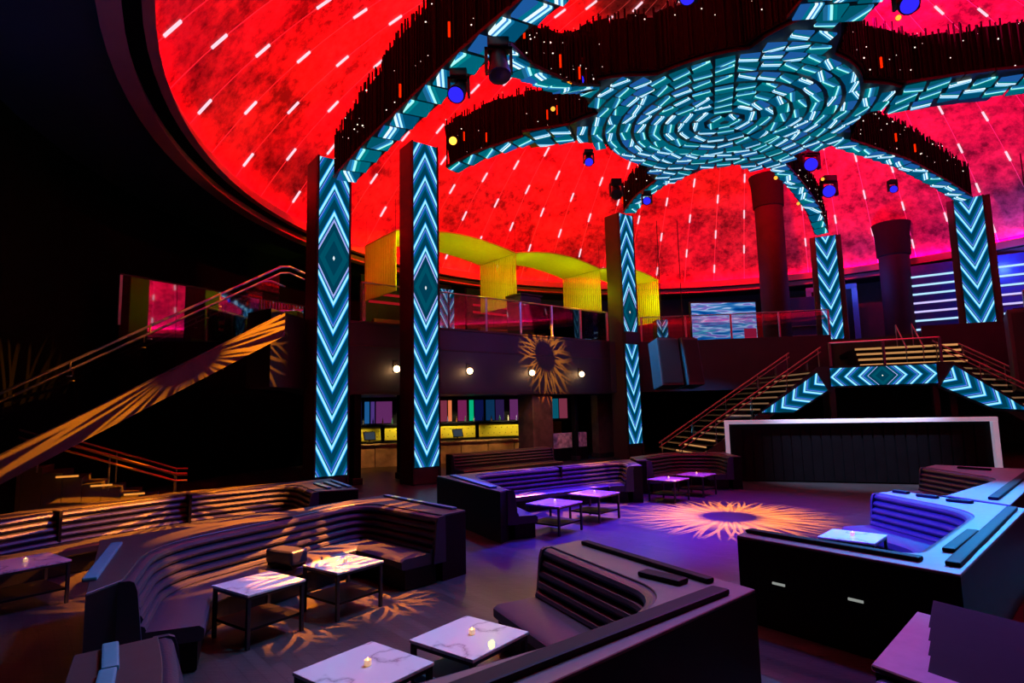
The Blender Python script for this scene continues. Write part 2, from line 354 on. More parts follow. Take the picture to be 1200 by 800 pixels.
    def bevel(s, name, mat, parent=None, w=0.02, seg=2, **kw):
        o = s.build(name, mat, parent, **kw)
        bm = bmesh.new(); bm.from_mesh(o.data)
        bmesh.ops.remove_doubles(bm, verts=bm.verts, dist=1e-5)
        ed = [e for e in bm.edges if len(e.link_faces) == 2 and e.calc_face_angle(0) > R(35)]
        bmesh.ops.bevel(bm, geom=ed, offset=w, segments=seg, affect='EDGES', profile=0.6, clamp_overlap=True)
        bm.to_mesh(o.data); bm.free()
        return o
def thing(name, label, cat, loc=(0,0,0), rz=0.0, group=None):
    o = bpy.data.objects.new(name, None); COL.objects.link(o); o.location = loc; o.rotation_euler = (0, 0, rz)
    o.empty_display_size = 0.1; o['label'] = label; o['category'] = cat
    if group: o['group'] = group
    return o
def tag(o, label, cat, group=None):
    o['label'] = label; o['category'] = cat
    if group: o['group'] = group
    return o
def copy_tree(o, parent=None):
    c = o.copy(); COL.objects.link(c); c.parent = parent
    for ch in [x for x in bpy.data.objects if x.parent == o]: copy_tree(ch, c)
    return c
def round_path(pts, rads, seg=8):
    """polyline with its corners rounded"""
    out = []; k = len(pts); P = [Vector((p[0], p[1])) for p in pts]
    for i in range(k):
        r = rads[i] if isinstance(rads, (list, tuple)) else rads
        if i in (0, k-1) or r <= 0: out.append(P[i]); continue
        a = (P[i-1]-P[i]); b = (P[i+1]-P[i]); la, lb = a.length, b.length; a.normalize(); b.normalize()
        t = min(r, la*0.48, lb*0.48)
        p0 = P[i]+a*t; p1 = P[i]+b*t
        for j in range(seg+1):
            u = j/seg; out.append(p0*(1-u)**2 + P[i]*2*u*(1-u) + p1*u*u)
    return out
# ------------------------------------------------------------------ the setting: floor, dome, walls
DC = Vector((10.0, 20.6)); DR = 20.1; DZ = 10.7; RISE = 10.9
RS = (DR*DR+RISE*RISE)/(2*RISE)
def dome_z(r): return DZ + RISE - RS + math.sqrt(max(0.0, RS*RS-r*r))
def pol(r, deg): return (DC.x+r*math.cos(R(deg)), DC.y+r*math.sin(R(deg)))
def struct(o): o['kind'] = 'structure'; return o

fl = struct(MB().prism([(-32,-10),(45,-10),(45,58),(-32,58)], -0.2, 0.0).build('floor', floor_m))

mb = MB(); seg = 128; rings = 28
for i in range(rings+1):
    a = math.asin(DR/RS)*(1-i/rings); r = RS*math.sin(a); z = DZ+RISE-RS+RS*math.cos(a)
    for j in range(seg): mb.v.append(Vector((DC.x+r*math.cos(2*PI*j/seg), DC.y+r*math.sin(2*PI*j/seg), z)))
for i in range(rings):
    for j in range(seg):
        a = i*seg+j; b = i*seg+(j+1)%seg; mb.f.append((a, a+seg, b+seg, b))
dome = struct(mb.build('ceiling', dome_m, smooth=True))

def ring(prof, mat, name, parent=None, seg=128):
    mb = MB(); m = len(prof)
    for j in range(seg):
        a = 2*PI*j/seg
        for r, z in prof: mb.v.append(Vector((DC.x+r*math.cos(a), DC.y+r*math.sin(a), z)))
    for j in range(seg):
        for i in range(m):
            p = j*m+i; q = j*m+(i+1)%m; p2 = ((j+1)%seg)*m+i; q2 = ((j+1)%seg)*m+(i+1)%m; mb.f.append((p, p2, q2, q))
    return mb.build(name, mat, parent, smooth=True)
struct(ring([(19.98,10.3),(20.4,10.3),(20.4,10.72),(20.1,10.72)], rim_m, 'trim_1'))
struct(ring([(19.45,10.56),(19.68,10.56),(19.72,10.98),(19.6,10.98)], rim_m, 'trim_2'))
struct(ring([(19.68,10.58),(20.1,10.58),(20.1,10.62),(19.68,10.62)], wall_m, 'trim_3'))
cove_m = bpy.data.materials.new('red cove strip'); cove_m.use_nodes = True
_nt = NT(cove_m.node_tree); _nt.n.clear(); _e = _nt.add('ShaderNodeEmission'); _o = _nt.add('ShaderNodeOutputMaterial'); _nt.l.new(_e.outputs[0], _o.inputs[0])
_g = _nt.add('ShaderNodeNewGeometry'); _s = _nt.add('ShaderNodeSeparateXYZ'); _nt.l.new(_g.outputs['Position'], _s.inputs[0])
_nt.l.new(_nt.ramp(_nt.m('DIVIDE', _nt.m('SUBTRACT', _s.outputs[0], 12.0), 14.0), [(0.0, (1, 0.0, 0.003)), (0.45, (1, 0.0, 0.05)), (1.0, (1, 0.0, 0.35))]), _e.inputs[0])
COVE_STRENGTH = 110.0
_e.inputs[1].default_value = COVE_STRENGTH
cove = ring([(19.76,10.66),(20.02,10.66),(20.02,10.74),(19.76,10.74)], cove_m, 'cove_light')
cove['label'] = 'red light strip hidden in the cove round the dome'; cove['category'] = 'cove light'

# flat ceiling round the dome
mb = MB(); n = 96
for rr in (20.38, 36.0):
    for j in range(n): mb.v.append(Vector((*pol(rr, 360*j/n), 10.6)))
for rr in (20.38, 36.0):
    for j in range(n): mb.v.append(Vector((*pol(rr, 360*j/n), 10.9)))
for j in range(n):
    k = (j+1) % n; mb.f += [(j, k, n+k, n+j), (2*n+j, 3*n+j, 3*n+k, 2*n+k)]
struct(mb.build('ceiling_outer', soffit_m))

# walls: left, back, right, behind the camera
def wall(name, pts, z0, z1, th, mat):
    mb = MB(); mb.sweep(pts, [(0, z0), (th, z0), (th, z1), (0, z1)]); return struct(mb.build(name, mat))
left_pts = [pol(23.6, a) for a in range(140, 217, 6)] + [pol(24.5, 224), pol(27, 232), pol(27, 245)]
wall('wall_left', left_pts, 0, 10.7, -0.3, wall_m)
back_pts = [pol(24.0, a) for a in range(36, 141, 6)] 
wall('wall_back', back_pts, 0, 10.7, -0.3, pm('maroon wall', (0.05, 0.012, 0.02), 0.6, var=0.3, vs_=0.8))
right_pts = [pol(27, a) for a in range(-60, 31, 6)] + [pol(24.0, 36)]
wall('wall_right', right_pts, 0, 10.7, -0.3, pm('blue wall', (0.01, 0.02, 0.10), 0.5, var=0.2, vs_=0.8))
rear_pts = [pol(27, a) for a in range(245, 301, 6)]
wall('wall_rear', rear_pts, 0, 10.7, -0.3, wall_m)

# dashes of light along the dome's meridians
tube_m = em('pink white light tube', (1.0, 0.62, 0.72), 1.15)
seam_m = pm('self glowing seam', (0.75, 0.55, 0.58), 0.6, emit=(0.8, 0.05, 0.1), es=0.12, var=0.05)  # seams carry a faint red glow of their own
dash = MB().box((0,0,0), (0.58, 0.085, 0.05)).mesh('light_tube', tube_m)
spots = []; seams = MB(); NM = 64
for k in range(NM):
    th = 360*k/NM
    if 225 < th < 352: continue
    off = 0.5 if k % 2 else 0.0
    L = RS*math.asin(DR/RS); pts = []
    for q in range(2, 25):
        s_ = L*(q/24.0); a = s_/RS; r = RS*math.sin(a)-0.01
        pts.append(Vector((*pol(r, th), DZ+RISE-RS+RS*math.cos(a)-0.035)))
    seams.tube(pts, 0.014, 4)
    for q in range(2, 10):
        s_ = 2.5*(q+off)
        if s_ > L-0.7: continue
        a = s_/RS; r = RS*math.sin(a); p = Vector((*pol(r, th), DZ+RISE-RS+RS*math.cos(a)-0.05))
        rad = Vector((math.cos(R(th)), math.sin(R(th)), 0)); tx = rad*math.cos(a)-Vector((0,0,1))*math.sin(a); ty = Vector((-rad.y, rad.x, 0)); tz = tx.cross(ty)
        v = p-Vector((0,0,2.6)); dep = v.dot(_f)
        px = 600+700*v.dot(_x)/dep if dep > 1 else -999; py = 400-700*v.dot(_u)/dep if dep > 1 else -999
        spots.append((0 if (-150 < px < 1350 and -150 < py < 450) else 1, p.length, p, tx, ty, tz))
spots.sort(key=lambda t: t[:2])
far = MB()
for i, (_, _, p, tx, ty, tz) in enumerate(spots):
    M = Matrix(((tx.x,ty.x,tz.x,p.x),(tx.y,ty.y,tz.y,p.y),(tx.z,ty.z,tz.z,p.z),(0,0,0,1)))
    if i < 300:
        o = bpy.data.objects.new('light_tube', dash); COL.objects.link(o); o.parent = dome; o.matrix_world = M
    else: far.box((0,0,0), (0.58, 0.085, 0.05), M=M)
if far.v: far.build('light_tubes_beyond', tube_m, dome, kind='stuff')
seams.build('seam_lines', seam_m, dome, kind='stuff')

# mezzanine slab with its fascia
mezz_edge = [fac(-0.9), fac(14.0), (7.6, 31.6), (11.5, 31.0), (16.2, 30.2), (18.9, 27.4), (22.0, 26.3), (28.5, 20.5)]
mezz_poly = mezz_edge + [pol(26.6, a) for a in range(6, 30, 8)] + [pol(23.6, a) for a in range(36, 141, 8)] + [(-9.2, 26.2), (-7.9, 20.6), (-8.0, 17.9), (-7.0, 17.2), (-6.7, 19.6)]
slab_m = pm('mezzanine slab', (0.012, 0.012, 0.014), 0.6, var=0.2)
struct(MB().prism(mezz_poly, 3.42, 5.7).build('floor_mezzanine', slab_m))
mb = MB(); mb.sweep(mezz_edge[:5], [(-0.08, 3.37), (0.02, 3.37), (0.02, 6.02), (-0.08, 6.02)]); struct(mb.build('wall_balcony', fascia_m))
mb = MB(); mb.sweep(mezz_edge[5:], [(-0.08, 3.37), (0.02, 3.37), (0.02, 6.02), (-0.08, 6.02)]); struct(mb.build('wall_balcony_right', fascia_m))
mb = MB()
for z in (5.1,): mb.sweep(mezz_edge[:2], [(-0.1, z), (-0.07, z), (-0.07, z+0.05), (-0.1, z+0.05)])
mb.sweep(mezz_edge[:2], [(-0.13, 3.30), (0.03, 3.30), (0.03, 3.40), (-0.13, 3.40)])
mb.sweep(mezz_edge[:2], [(-0.12, 5.98), (0.05, 5.98), (0.05, 6.05), (-0.12, 6.05)])
struct(mb.build('trim_4', pm('fascia trim', (0.02, 0.018, 0.02), 0.35, var=0.2)))
# ------------------------------------------------------------------ LED columns
def led_column(loc, rz, z0, z1, led0, vc, label, split=None, w=1.0, dep=0.95, side=0.16):
    t = thing('led_column', label, 'column', loc, rz, 'LED columns round the dance floor')
    MB().box((0, dep/2+0.03, (z0+z1)/2), (w+side, dep, z1-z0)).bevel('housing', housing_m, t, 0.02, 1)
    segs = [(led0, z1-0.03)] if not split else [(led0, split[0]), (split[1], z1-0.03)]
    for a, b in segs:
        o = MB().box((0, 0.0, (b-a)/2), (w, 0.07, b-a)).build('led_screen', make_chevron('chevron screen', vc-a, w/2), t); o.location = (0, 0, a)
    for sx in (-1, 1):
        MB().box((sx*(w/2+0.04), -0.01, (z0+z1)/2), (0.06, 0.1, z1-z0)).build('edge_trim', black_metal, t)
    if split: MB().box((0, -0.02, sum(split)/2), (w+0.1, 0.3, split[1]-split[0])).bevel('junction_box', black_metal, t, 0.03)
    return t
RZ1 = math.atan2(0.6, 0.8)          # faces (0.6,-0.8)
led_column((-5.75, 19.0, 0), RZ1, 0, 11.0, 0.68, 7.62, 'tall LED column at the head of the glass staircase')
led_column((-3.2, 22.0, 0), RZ1, 0, 12.85, 0.62, 7.2, 'tall LED column just in front of the bar opening')
led_column((6.2, 31.0, 0), RZ1, 0, 12.85, 0.75, 7.55, 'LED column with a dark box between its two screens', split=(5.85, 6.5))
led_column((17.33, 32.0, 5.7), -R(26), 0, 6.0, 0.3, 9.0, 'slim LED column between the two round red columns', w=0.98, dep=0.9, side=0.55)
led_column((22.2, 28.0, 5.7), -R(37), 0, 6.6, 0.3, 9.2, 'LED column beside the wall of horizontal blue light tubes', w=1.1, dep=0.95, side=0.6)

# short posts added to imitate column reflections in the balcony glass
def column_reflection(loc, rz, h, vc, label, w=0.55):
    t = thing('column_reflection', label, 'column reflection', loc, rz, 'column reflections modelled behind the balcony glass')
    MB().box((0, w/2+0.03, h/2), (w+0.06, w, h)).bevel('housing', housing_m, t, 0.015, 1)
    MB().box((0, 0, h/2+0.05), (w, 0.05, h-0.1)).build('led_screen', make_chevron('reflected column screen', vc, w/2, 1.8, 0.6, strength=0.5), t)
p = fac(4.9, 1.4); column_reflection((p[0], p[1], 5.7), RZ1, 2.35, 3.4, 'column reflection modelled as a short post behind the balcony glass beside the first yellow string screens', 0.7)
p = fac(13.4, 0.9); column_reflection((p[0], p[1], 5.7), RZ1, 1.9, 3.0, 'column reflection modelled as a short post behind the balcony glass near the split LED column')
column_reflection((8.4, 33.0, 5.7), 0.1, 1.7, 2.6, 'column reflection modelled as a short post under the last yellow string screen', 0.6)

# ------------------------------------------------------------------ the LED canopy and its arms
tile_mesh = MB().box((0,0,0), (1,1,0.05)).mesh('tile', tile_m)
bulb_m = em('warm bulb', (1.0, 0.85, 0.7), 1.6); redbulb_m = em('red bulb', (1.0, 0.02, 0.0), 1.2)
def tile(parent, p, ax, ay, sx, sy):
    ax = ax.normalized(); az = ax.cross(ay).normalized(); ay = az.cross(ax)
    o = bpy.data.objects.new('tile', tile_mesh); COL.objects.link(o); o.parent = parent
    M = Matrix(((ax.x*sx, ay.x*sy, az.x, p.x), (ax.y*sx, ay.y*sy, az.y, p.y), (ax.z*sx, ay.z*sy, az.z, p.z), (0,0,0,1)))
    o.matrix_parent_inverse = Matrix.Identity(4); o.matrix_basis = parent.matrix_basis.inverted() @ M
    return o
def fin(parent, pts, half, hfun, red=6, rs=1):
    """dark fringe standing on a strip: backing, hanging rods and points of light"""
    rnd = random.Random(rs); back = MB(); rods = MB(); bulbs = MB(); reds = MB()
    tot = sum((pts[i+1]-pts[i]).length for i in range(len(pts)-1)); acc = 0
    for i in range(len(pts)-1):
        a, b = pts[i], pts[i+1]; L = (b-a).length; t = (b-a)/L; sd = Vector((t.y, -t.x, 0))
        sd = sd.normalized() if sd.length > 1e-4 else Vector((1,0,0))
        k = max(1, int(L/0.11))
        for j in range(k):
            u = (j+rnd.random())/k; p = a+(b-a)*u; h = hfun((acc+L*u)/tot)
            for sgn in (-1, 1):
                q = p+sd*sgn*half*(0.75+0.25*rnd.random()); hh = h*(0.86+0.14*rnd.random())
                rods.box((q.x, q.y, q.z+0.1+hh/2), (0.045, 0.045, hh), rnd.random())
                if rnd.random() < 0.34: bulbs.octa((q.x+sgn*sd.x*0.05, q.y+sgn*sd.y*0.05, q.z+0.15+hh*rnd.random()), 0.01+0.022*rnd.random()**2)
                if rnd.random() < 0.0025*red: reds.box((q.x+sgn*sd.x*0.06, q.y+sgn*sd.y*0.06, q.z+0.35+0.3*h*rnd.random()), (0.05, 0.05, 0.35))
        kk = max(1, int(L/0.7))
        for j in range(kk):
            p0 = a+(b-a)*(j/kk); p1 = a+(b-a)*((j+1)/kk); h = hfun((acc+L*(j+0.5)/kk)/tot)*(0.86+0.1*rnd.random())
            back.bar(p0+Vector((0,0,0.06+h/2)), p1+Vector((0,0,0.06+h/2)), half*1.3, h)
        acc += L
    back.build('truss_cover', fringe_m, parent)
    rods.build('fringe', fringe_m, parent, kind='stuff')
    if bulbs.v: bulbs.build('light_points', bulb_m, parent, kind='stuff')
    if reds.v: reds.build('red_tubes', redbulb_m, parent, kind='stuff')
def led_arm(pts, label, rows=1, tw=0.62, hf=lambda t: 1.9, step=0.66, rs=1, taper=None):
    pts = [Vector(p) for p in pts]; c = pts[0]
    t = thing('led_truss', label, 'LED truss', c, 0, 'trusses of the LED canopy')
    # resample
    d = [0]
    for i in range(len(pts)-1): d.append(d[-1]+(pts[i+1]-pts[i]).length)
    def at_(s_):
        for i in range(len(pts)-1):
            if s_ <= d[i+1] or i == len(pts)-2:
                u = (s_-d[i])/(d[i+1]-d[i]); return pts[i]+(pts[i+1]-pts[i])*u, (pts[i+1]-pts[i]).normalized()
    n = max(2, int(d[-1]/step)); st = d[-1]/n
    for i in range(n):
        p, tg = at_((i+0.5)*st); sd = tg.cross(Vector((0,0,1))).normalized()
        rw = rows if not taper else max(1, round(rows+(taper-rows)*min(1, 2*i/n)))
        for r in range(rw):
            o = (r-(rw-1)/2)*tw*1.06
            tile(t, p+sd*o, tg+sd*0.18, sd, st*0.8, tw*0.94)
    mb = MB(); loc = [at_(i*d[-1]/12)[0]-c for i in range(13)]
    for i in range(12): mb.bar(loc[i]+Vector((0,0,0.08)), loc[i+1]+Vector((0,0,0.08)), tw*1.1*(rows if not taper else min(rows, taper) if i > 3 else rows), 0.09)
    mb.build('backing', black_metal, t)
    fin(t, loc, tw*0.55, hf, rs=rs)
    return t

canopy = thing('led_canopy', 'round LED canopy of curved rings of tiles hanging under the red dome', 'LED canopy', HUB)
arm_dirs = [98, 48, 21, -14, -83, 205, 173]
def rmax(th):
    m = min(abs((th-a+180) % 360-180) for a in arm_dirs); return 4.3 + 1.7*max(0.0, 1-m/17.0)**0.8
rg = 0.52; ntile = 0
for k in range(0, 12):
    r = 0.36+rg*k; n = max(5, round(2*PI*r/0.66))
    for j in range(n):
        th = 360*(j+0.5*(k % 2))/n
        if r+0.2 > rmax(th): continue
        a = R(th); er = Vector((math.cos(a), math.sin(a), 0)); et = Vector((-er.y, er.x, 0))
        tile(canopy, HUB+er*r+Vector((0,0,0.04*math.sin(k*1.3))), et, er, 2*PI*r/n*0.83, rg*0.74); ntile += 1
outline = [Vector((rmax(a)*math.cos(R(a)), rmax(a)*math.sin(R(a)), 0)) for a in range(0, 360, 4)]
MB().prism([(p.x, p.y) for p in outline], 0.1, 0.22).build('backing_disc', black_metal, canopy)
fin(canopy, [p*0.97+Vector((0,0,0.15)) for p in outline+outline[:1]], 0.3, lambda t: 2.0, red=3, rs=3)
pend = MB().tube([(0,0,0.2), (0,0,8.6)], 0.12, 8); pend.build('suspension_pole', black_metal, canopy)

def hp(deg, r, z=12.6): return (HUB.x+r*math.cos(R(deg)), HUB.y+r*math.sin(R(deg)), z)
led_arm([hp(98, 5.4), (6.5, 28.2, 12.75), (6.3, 30.4, 12.7)], 'short LED truss arm running to the column with two screens', rs=11, hf=lambda t: 1.5)
led_arm([hp(48, 5.6), (13.6, 27.2, 12.7), (15.6, 29.7, 12.4), (17.0, 31.7, 11.7)], 'curved LED truss dropping to the slim column between the red columns', rs=12, hf=lambda t: 1.7-0.6*t)
led_arm([hp(21, 5.7), (17.0, 24.8, 12.75), (20.0, 26.6, 12.4), (21.9, 27.8, 12.1)], 'LED truss reaching the column beside the blue light tubes', rs=13, hf=lambda t: 1.9-0.3*t)
led_arm([hp(-14, 5.4), (15.0, 18.5, 12.65), (18.5, 17.9, 12.6), (22.5, 17.0, 12.4)], 'LED truss wide at the canopy, its tiles thinning to one row', rows=3, taper=1, rs=14, hf=lambda t: 2.1)
led_arm([hp(-83, 5.6), (8.6, 12.8, 12.6), (9.0, 10.0, 12.3), (9.4, 7.0, 11.6)], 'broad LED truss of three rows of tiles reaching overhead', rows=3, rs=15, hf=lambda t: 1.9)
led_arm([hp(173, 5.4), (0.7, 21.45, 12.6), (-1.0, 22.3, 12.45), (-2.3, 23.1, 12.2)], 'LED truss ending beside the amber spotlight near the bar column', rows=2, taper=1, rs=16, hf=lambda t: 2.0)
led_arm([hp(205, 5.6), (1.6, 15.9, 11.5), (0.4, 13.8, 10.8), (-0.2, 12.4, 10.5)], 'LED truss sloping down to the long edge beam', rs=17, hf=lambda t: 1.9-0.9*t)
led_arm([(-5.35, 18.7, 10.1), (-3.74, 16.6, 10.33), (-0.5, 12.35, 10.5), (0.7, 10.8, 10.4), (3.6, 7.0, 10.2)], 'long LED edge beam springing from the staircase column', rs=18, hf=lambda t: 1.5+0.9*min(1, 3*t), step=0.74, tw=0.66)

# ------------------------------------------------------------------ moving-head lights
lens_blue = em('blue lens', (0.03, 0.02, 1.0), 1.1); lens_amb = em('amber lens', (1.0, 0.4, 0.03), 4.0); lens_amb2 = em('small amber lens', (1.0, 0.4, 0.04), 1.6)
def moving_head(loc, target, lens, label, s=1.0, drop=0.0):
    t = thing('moving_light', label, 'stage light', loc, 0, 'moving lights on the canopy')
    MB().box((0,0,-0.1*s), (0.42*s, 0.36*s, 0.2*s)).bevel('base', black_metal, t, 0.03)
    y = MB()
    for sx in (-1, 1): y.box((sx*0.24*s, 0, -0.42*s), (0.06*s, 0.16*s, 0.5*s))
    y.box((0, 0, -0.2*s), (0.54*s, 0.16*s, 0.06*s)); y.build('yoke', black_metal, t)
    d = (Vector(target)-Vector(loc)).normalized(); q = d.to_track_quat('Z', 'Y')
    h = MB().lathe([(0.10*s, -0.34*s), (0.17*s, -0.3*s), (0.19*s, 0.05*s), (0.22*s, 0.2*s), (0.22*s, 0.3*s)], seg=16).build('head', black_metal, t, smooth=True)
    h.location = (0, 0, -0.5*s); h.rotation_mode = 'QUATERNION'; h.rotation_quaternion = q
    l = MB().lathe([(0.0, 0.3*s), (0.19*s, 0.305*s), (0.15*s, 0.33*s), (0.0, 0.35*s)], seg=16).build('lens', lens, h, smooth=True)
    if drop: MB().tube([(0,0,0),(0,0,drop)], 0.025, 6).build('drop_pole', black_metal, t)
    return t
CAMP = (0, 0, 2.6)
copper = pm('copper toned rail', (0.30, 0.20, 0.18), 0.4, 0.2, var=0.05)
for loc, tgt, ln, lab, s, dr in [
    ((-1.1, 13.1, 10.45), (-2.5, 8, 5), lens_blue, 'dark moving light with blue lens under the long edge beam', 0.95, 0),
    ((-0.15, 12.0, 10.47), (0.4, 9, 1), black_metal, 'black moving light pointing straight down below the beam joint', 1.1, 0),
    ((2.1, 16.8, 12.9), (1.0, 5, 3), lens_blue, 'blue moving light hanging where the sloping arm meets the canopy', 1.1, 0.8),
    ((6.45, 27.0, 12.6), CAMP, lens_blue, 'blue moving light under the short arm to the two-screen column', 0.9, 0),
    ((3.1, 22.0, 12.45), (2.0, 10, 2), lens_blue, 'blue moving light under the scalloped canopy edge facing the bar', 0.8, 0),
    ((14.25, 27.0, 14.5), CAMP, lens_blue, 'upper blue moving light on the curved arm', 1.5, 0),
    ((16.1, 29.0, 13.9), CAMP, lens_blue, 'lower blue moving light on the curved arm', 1.5, 0),
    ((17.3, 26.0, 12.5), (8, 5, 3), lens_blue, 'blue moving light below the arm by the blue light tubes', 0.8, 0),
    ((10.1, 14.0, 13.1), (6.5, 3, 3), lens_blue, 'blue moving light between the broad arm and the wide arm', 1.1, 0.9),
    ((4.6, 14.0, 13.4), (2.5, 3, 3), lens_blue, 'blue moving light on a pole high above the sloping arm', 1.0, 2.5),
    ((4.7, 25.2, 12.5), (3.0, 14, 2), black_metal, 'black moving light hanging beyond the canopy tiles', 1.1, 0)]:
    moving_head(loc, tgt, ln, lab, s, dr)
def amber(loc, r, lens, label, aim=CAMP):
    t = thing('amber_spotlight', label, 'spotlight', loc, 0, 'amber spotlights on the canopy')
    q = (Vector(aim)-Vector(loc)).normalized().to_track_quat('Z', 'Y')
    h = MB().lathe([(r*0.8, -r*3), (r*1.25, -r*2.6), (r*1.4, 0), (r*1.4, r*0.3)], seg=12).build('can', black_metal, t, smooth=True); h.rotation_mode = 'QUATERNION'; h.rotation_quaternion = q
    MB().lathe([(0.0, r*0.28), (r*1.15, r*0.32), (r*0.8, r*0.55), (0.0, r*0.62)], seg=12).build('lens', lens, h, smooth=True)
amber((-2.1, 22.0, 12.95), 0.13, lens_amb, 'brightest amber spotlight beside the top of the bar column')
for loc, lab in [((1.63, 20.0, 13.1), 'small amber spotlight on the dark arm towards the bar column'), ((17.0, 25.0, 13.9), 'small amber spotlight at the canopy end of the tube-wall arm'),
                 ((19.85, 26.6, 13.75), 'small amber spotlight at the column end of the tube-wall arm'), ((15.5, 28.4, 13.55), 'small amber spotlight between the two blue lights of the curved arm'),
                 ((11.8, 25.4, 12.5), 'small amber spotlight under the head of the curved arm'), ((14.3, 28.6, 12.4), 'small amber spotlight below the middle of the curved arm'),
                 ((12.0, 17.0, 14.2), 'small amber spotlight above the wide arm'), ((4.75, 26.4, 12.3), 'small amber spotlight beside the short arm')]:
    amber(loc, 0.07, lens_amb2, lab)

# ------------------------------------------------------------------ glass rails
def glass_rail(pts, label, h=1.9, gap=2.1, post_r=0.035, rail=True, z_off=0.0, cat='glass railing', slope_base=False, group=None):
    """posts, glass panes and a handrail along a 3D polyline at floor level"""
    P = [Vector(p) for p in pts]; t = thing('glass_railing', label, cat, P[0], 0, group); o0 = P[0]
    first = True
    for i in range(len(P)-1):
        a, b = P[i], P[i+1]; n = max(1, round((b-a).length/gap))
        for j in range(n):
            p0 = a+(b-a)*(j/n)-o0; p1 = a+(b-a)*((j+1)/n)-o0; d = (p1-p0); e = d*0.015
            hz = Vector((d.y, -d.x, 0)).normalized()*0.008; mb = MB(); q = [p0+e+Vector((0,0,0.06)), p1-e+Vector((0,0,0.06)), p1-e+Vector((0,0,h-0.05)), p0+e+Vector((0,0,h-0.05))]
            mb.v = [v+hz for v in q]+[v-hz for v in q]; mb.f = [(0,1,2,3),(7,6,5,4),(0,4,5,1),(1,5,6,2),(2,6,7,3),(3,7,4,0)]
            mb.build('glass_pane', glass, t)
            for k, pp in enumerate((p0, p1)):
                if k == 0 and not first: continue
                MB().bar(pp, pp+Vector((0,0,h)), post_r*1.6, post_r*2.4).build('post', steel, t)
            first = False
        if rail: MB().tube([a-o0+Vector((0,0,h)), b-o0+Vector((0,0,h))], 0.03, 8).build('handrail', steel, t, smooth=True)
    return t
def f3(s_, n_, z): p = fac(s_, n_); return (p[0], p[1], z)
glass_rail([f3(0.15, 0.05, 6.03), f3(14.0, 0.05, 6.03)], 'long glass balustrade on the balcony in front of the yellow strings', 1.55, 2.1)
glass_rail([(6.9, 31.55, 6.03), (11.5, 31.05, 6.03), (16.2, 30.25, 6.03)], 'glass balustrade on the balcony in front of the projection screen', 1.3, 2.4)
glass_rail([(22.6, 26.0, 6.03), (27.5, 21.6, 6.03)], 'glass balustrade in front of the blue light tubes', 1.3, 2.4)

# ------------------------------------------------------------------ grand staircase with glass sides, and the flight behind it
def stringer(mb, a, b, dz0, dz1, th):
    """vertical-sided sloping plate from a to b"""
    a = Vector(a); b = Vector(b); d = (b-a); s_ = Vector((d.y, -d.x, 0)).normalized()*th/2; n = len(mb.v)
    for o in (s_, -s_):
        for p, z in ((a, dz0), (b, dz0), (b, dz1), (a, dz1)): mb.v.append(p+o+Vector((0,0,z)))
    mb.f += [(n,n+1,n+2,n+3),(n+7,n+6,n+5,n+4)]+[(n+i, n+4+i, n+4+(i+1)%4, n+(i+1)%4) for i in range(4)]
    return mb
SA = Vector((-13.2, 12.2, 0.6)); SB = Vector((-6.5, 16.9, 5.55)); st_n = Vector((-0.572, 0.82, 0))
stair = thing('glass_staircase', 'dark staircase with glass sides rising to the balcony, crossed by amber light', 'staircase', SA)
str_m = pm('stringer paint', (0.09, 0.085, 0.09), 0.45, var=0.2, vs_=1.2)
stringer(MB(), Vector((0,0,0)), SB-SA, -0.72, -0.06, 0.14).build('near_stringer', str_m, stair)
far_o = st_n*2.2
stringer(MB(), far_o, SB-SA+far_o, -0.72, -0.06, 0.14).build('far_stringer', str_m, stair)
nst = 26
for i in range(nst):
    u = (i+0.5)/nst; c = (SB-SA)*u+far_o*0.5
    o = MB().box((c.x, c.y, c.z-0.25), (0.33, 2.1, 0.09), math.atan2(0.572, 0.82)).build('tread', black_panel, stair)
for off in (Vector((0,0,0)), far_o):
    r0 = off+(SB-SA)*0.02; r1 = off+(SB-SA)*0.985
    for hh, rr, nm in ((1.36, 0.035, 'handrail'), (1.18, 0.024, 'lower_rail')):
        if off.length > 0 and nm == 'lower_rail': continue
        e = r1+Vector((0.55, 0.38, hh-0.12)); MB().tube([r0+Vector((0,0,hh)), r1+Vector((0,0,hh)), r1+Vector((0.2,0.14,hh+0.03)), e], rr, 8).build(nm, steel, stair, smooth=True)
    n = 5
    for j in range(n):
        a = r0+(r1-r0)*(j/n+0.004); b = r0+(r1-r0)*((j+1)/n-0.004); stringer(MB(), a, b, -0.08, 1.2, 0.016).build('glass_pane', glass, stair)
        if j: 
            q = r0+(r1-r0)*(j/n); MB().tube([q+Vector((0.04,-0.06,1.16)), q+Vector((0.04,-0.06,1.36))], 0.018, 6).build('rail_bracket', steel, stair)
            MB().lathe([(0.0,0),(0.06,0.005),(0.06,0.03),(0.0,0.035)], (q.x+0.03, q.y-0.05, q.z+1.0), 10).build('glass_clamp', steel, stair)
    MB().bar(r0+Vector((0,0,-0.05)), r1+Vector((0,0,-0.05)), 0.17, 0.035).build('edge_trim', steel, stair)
MB().box((0.1,0.9,-0.35),(0.5,2.6,0.5),math.atan2(0.572, 0.82)).build('landing', str_m, stair)
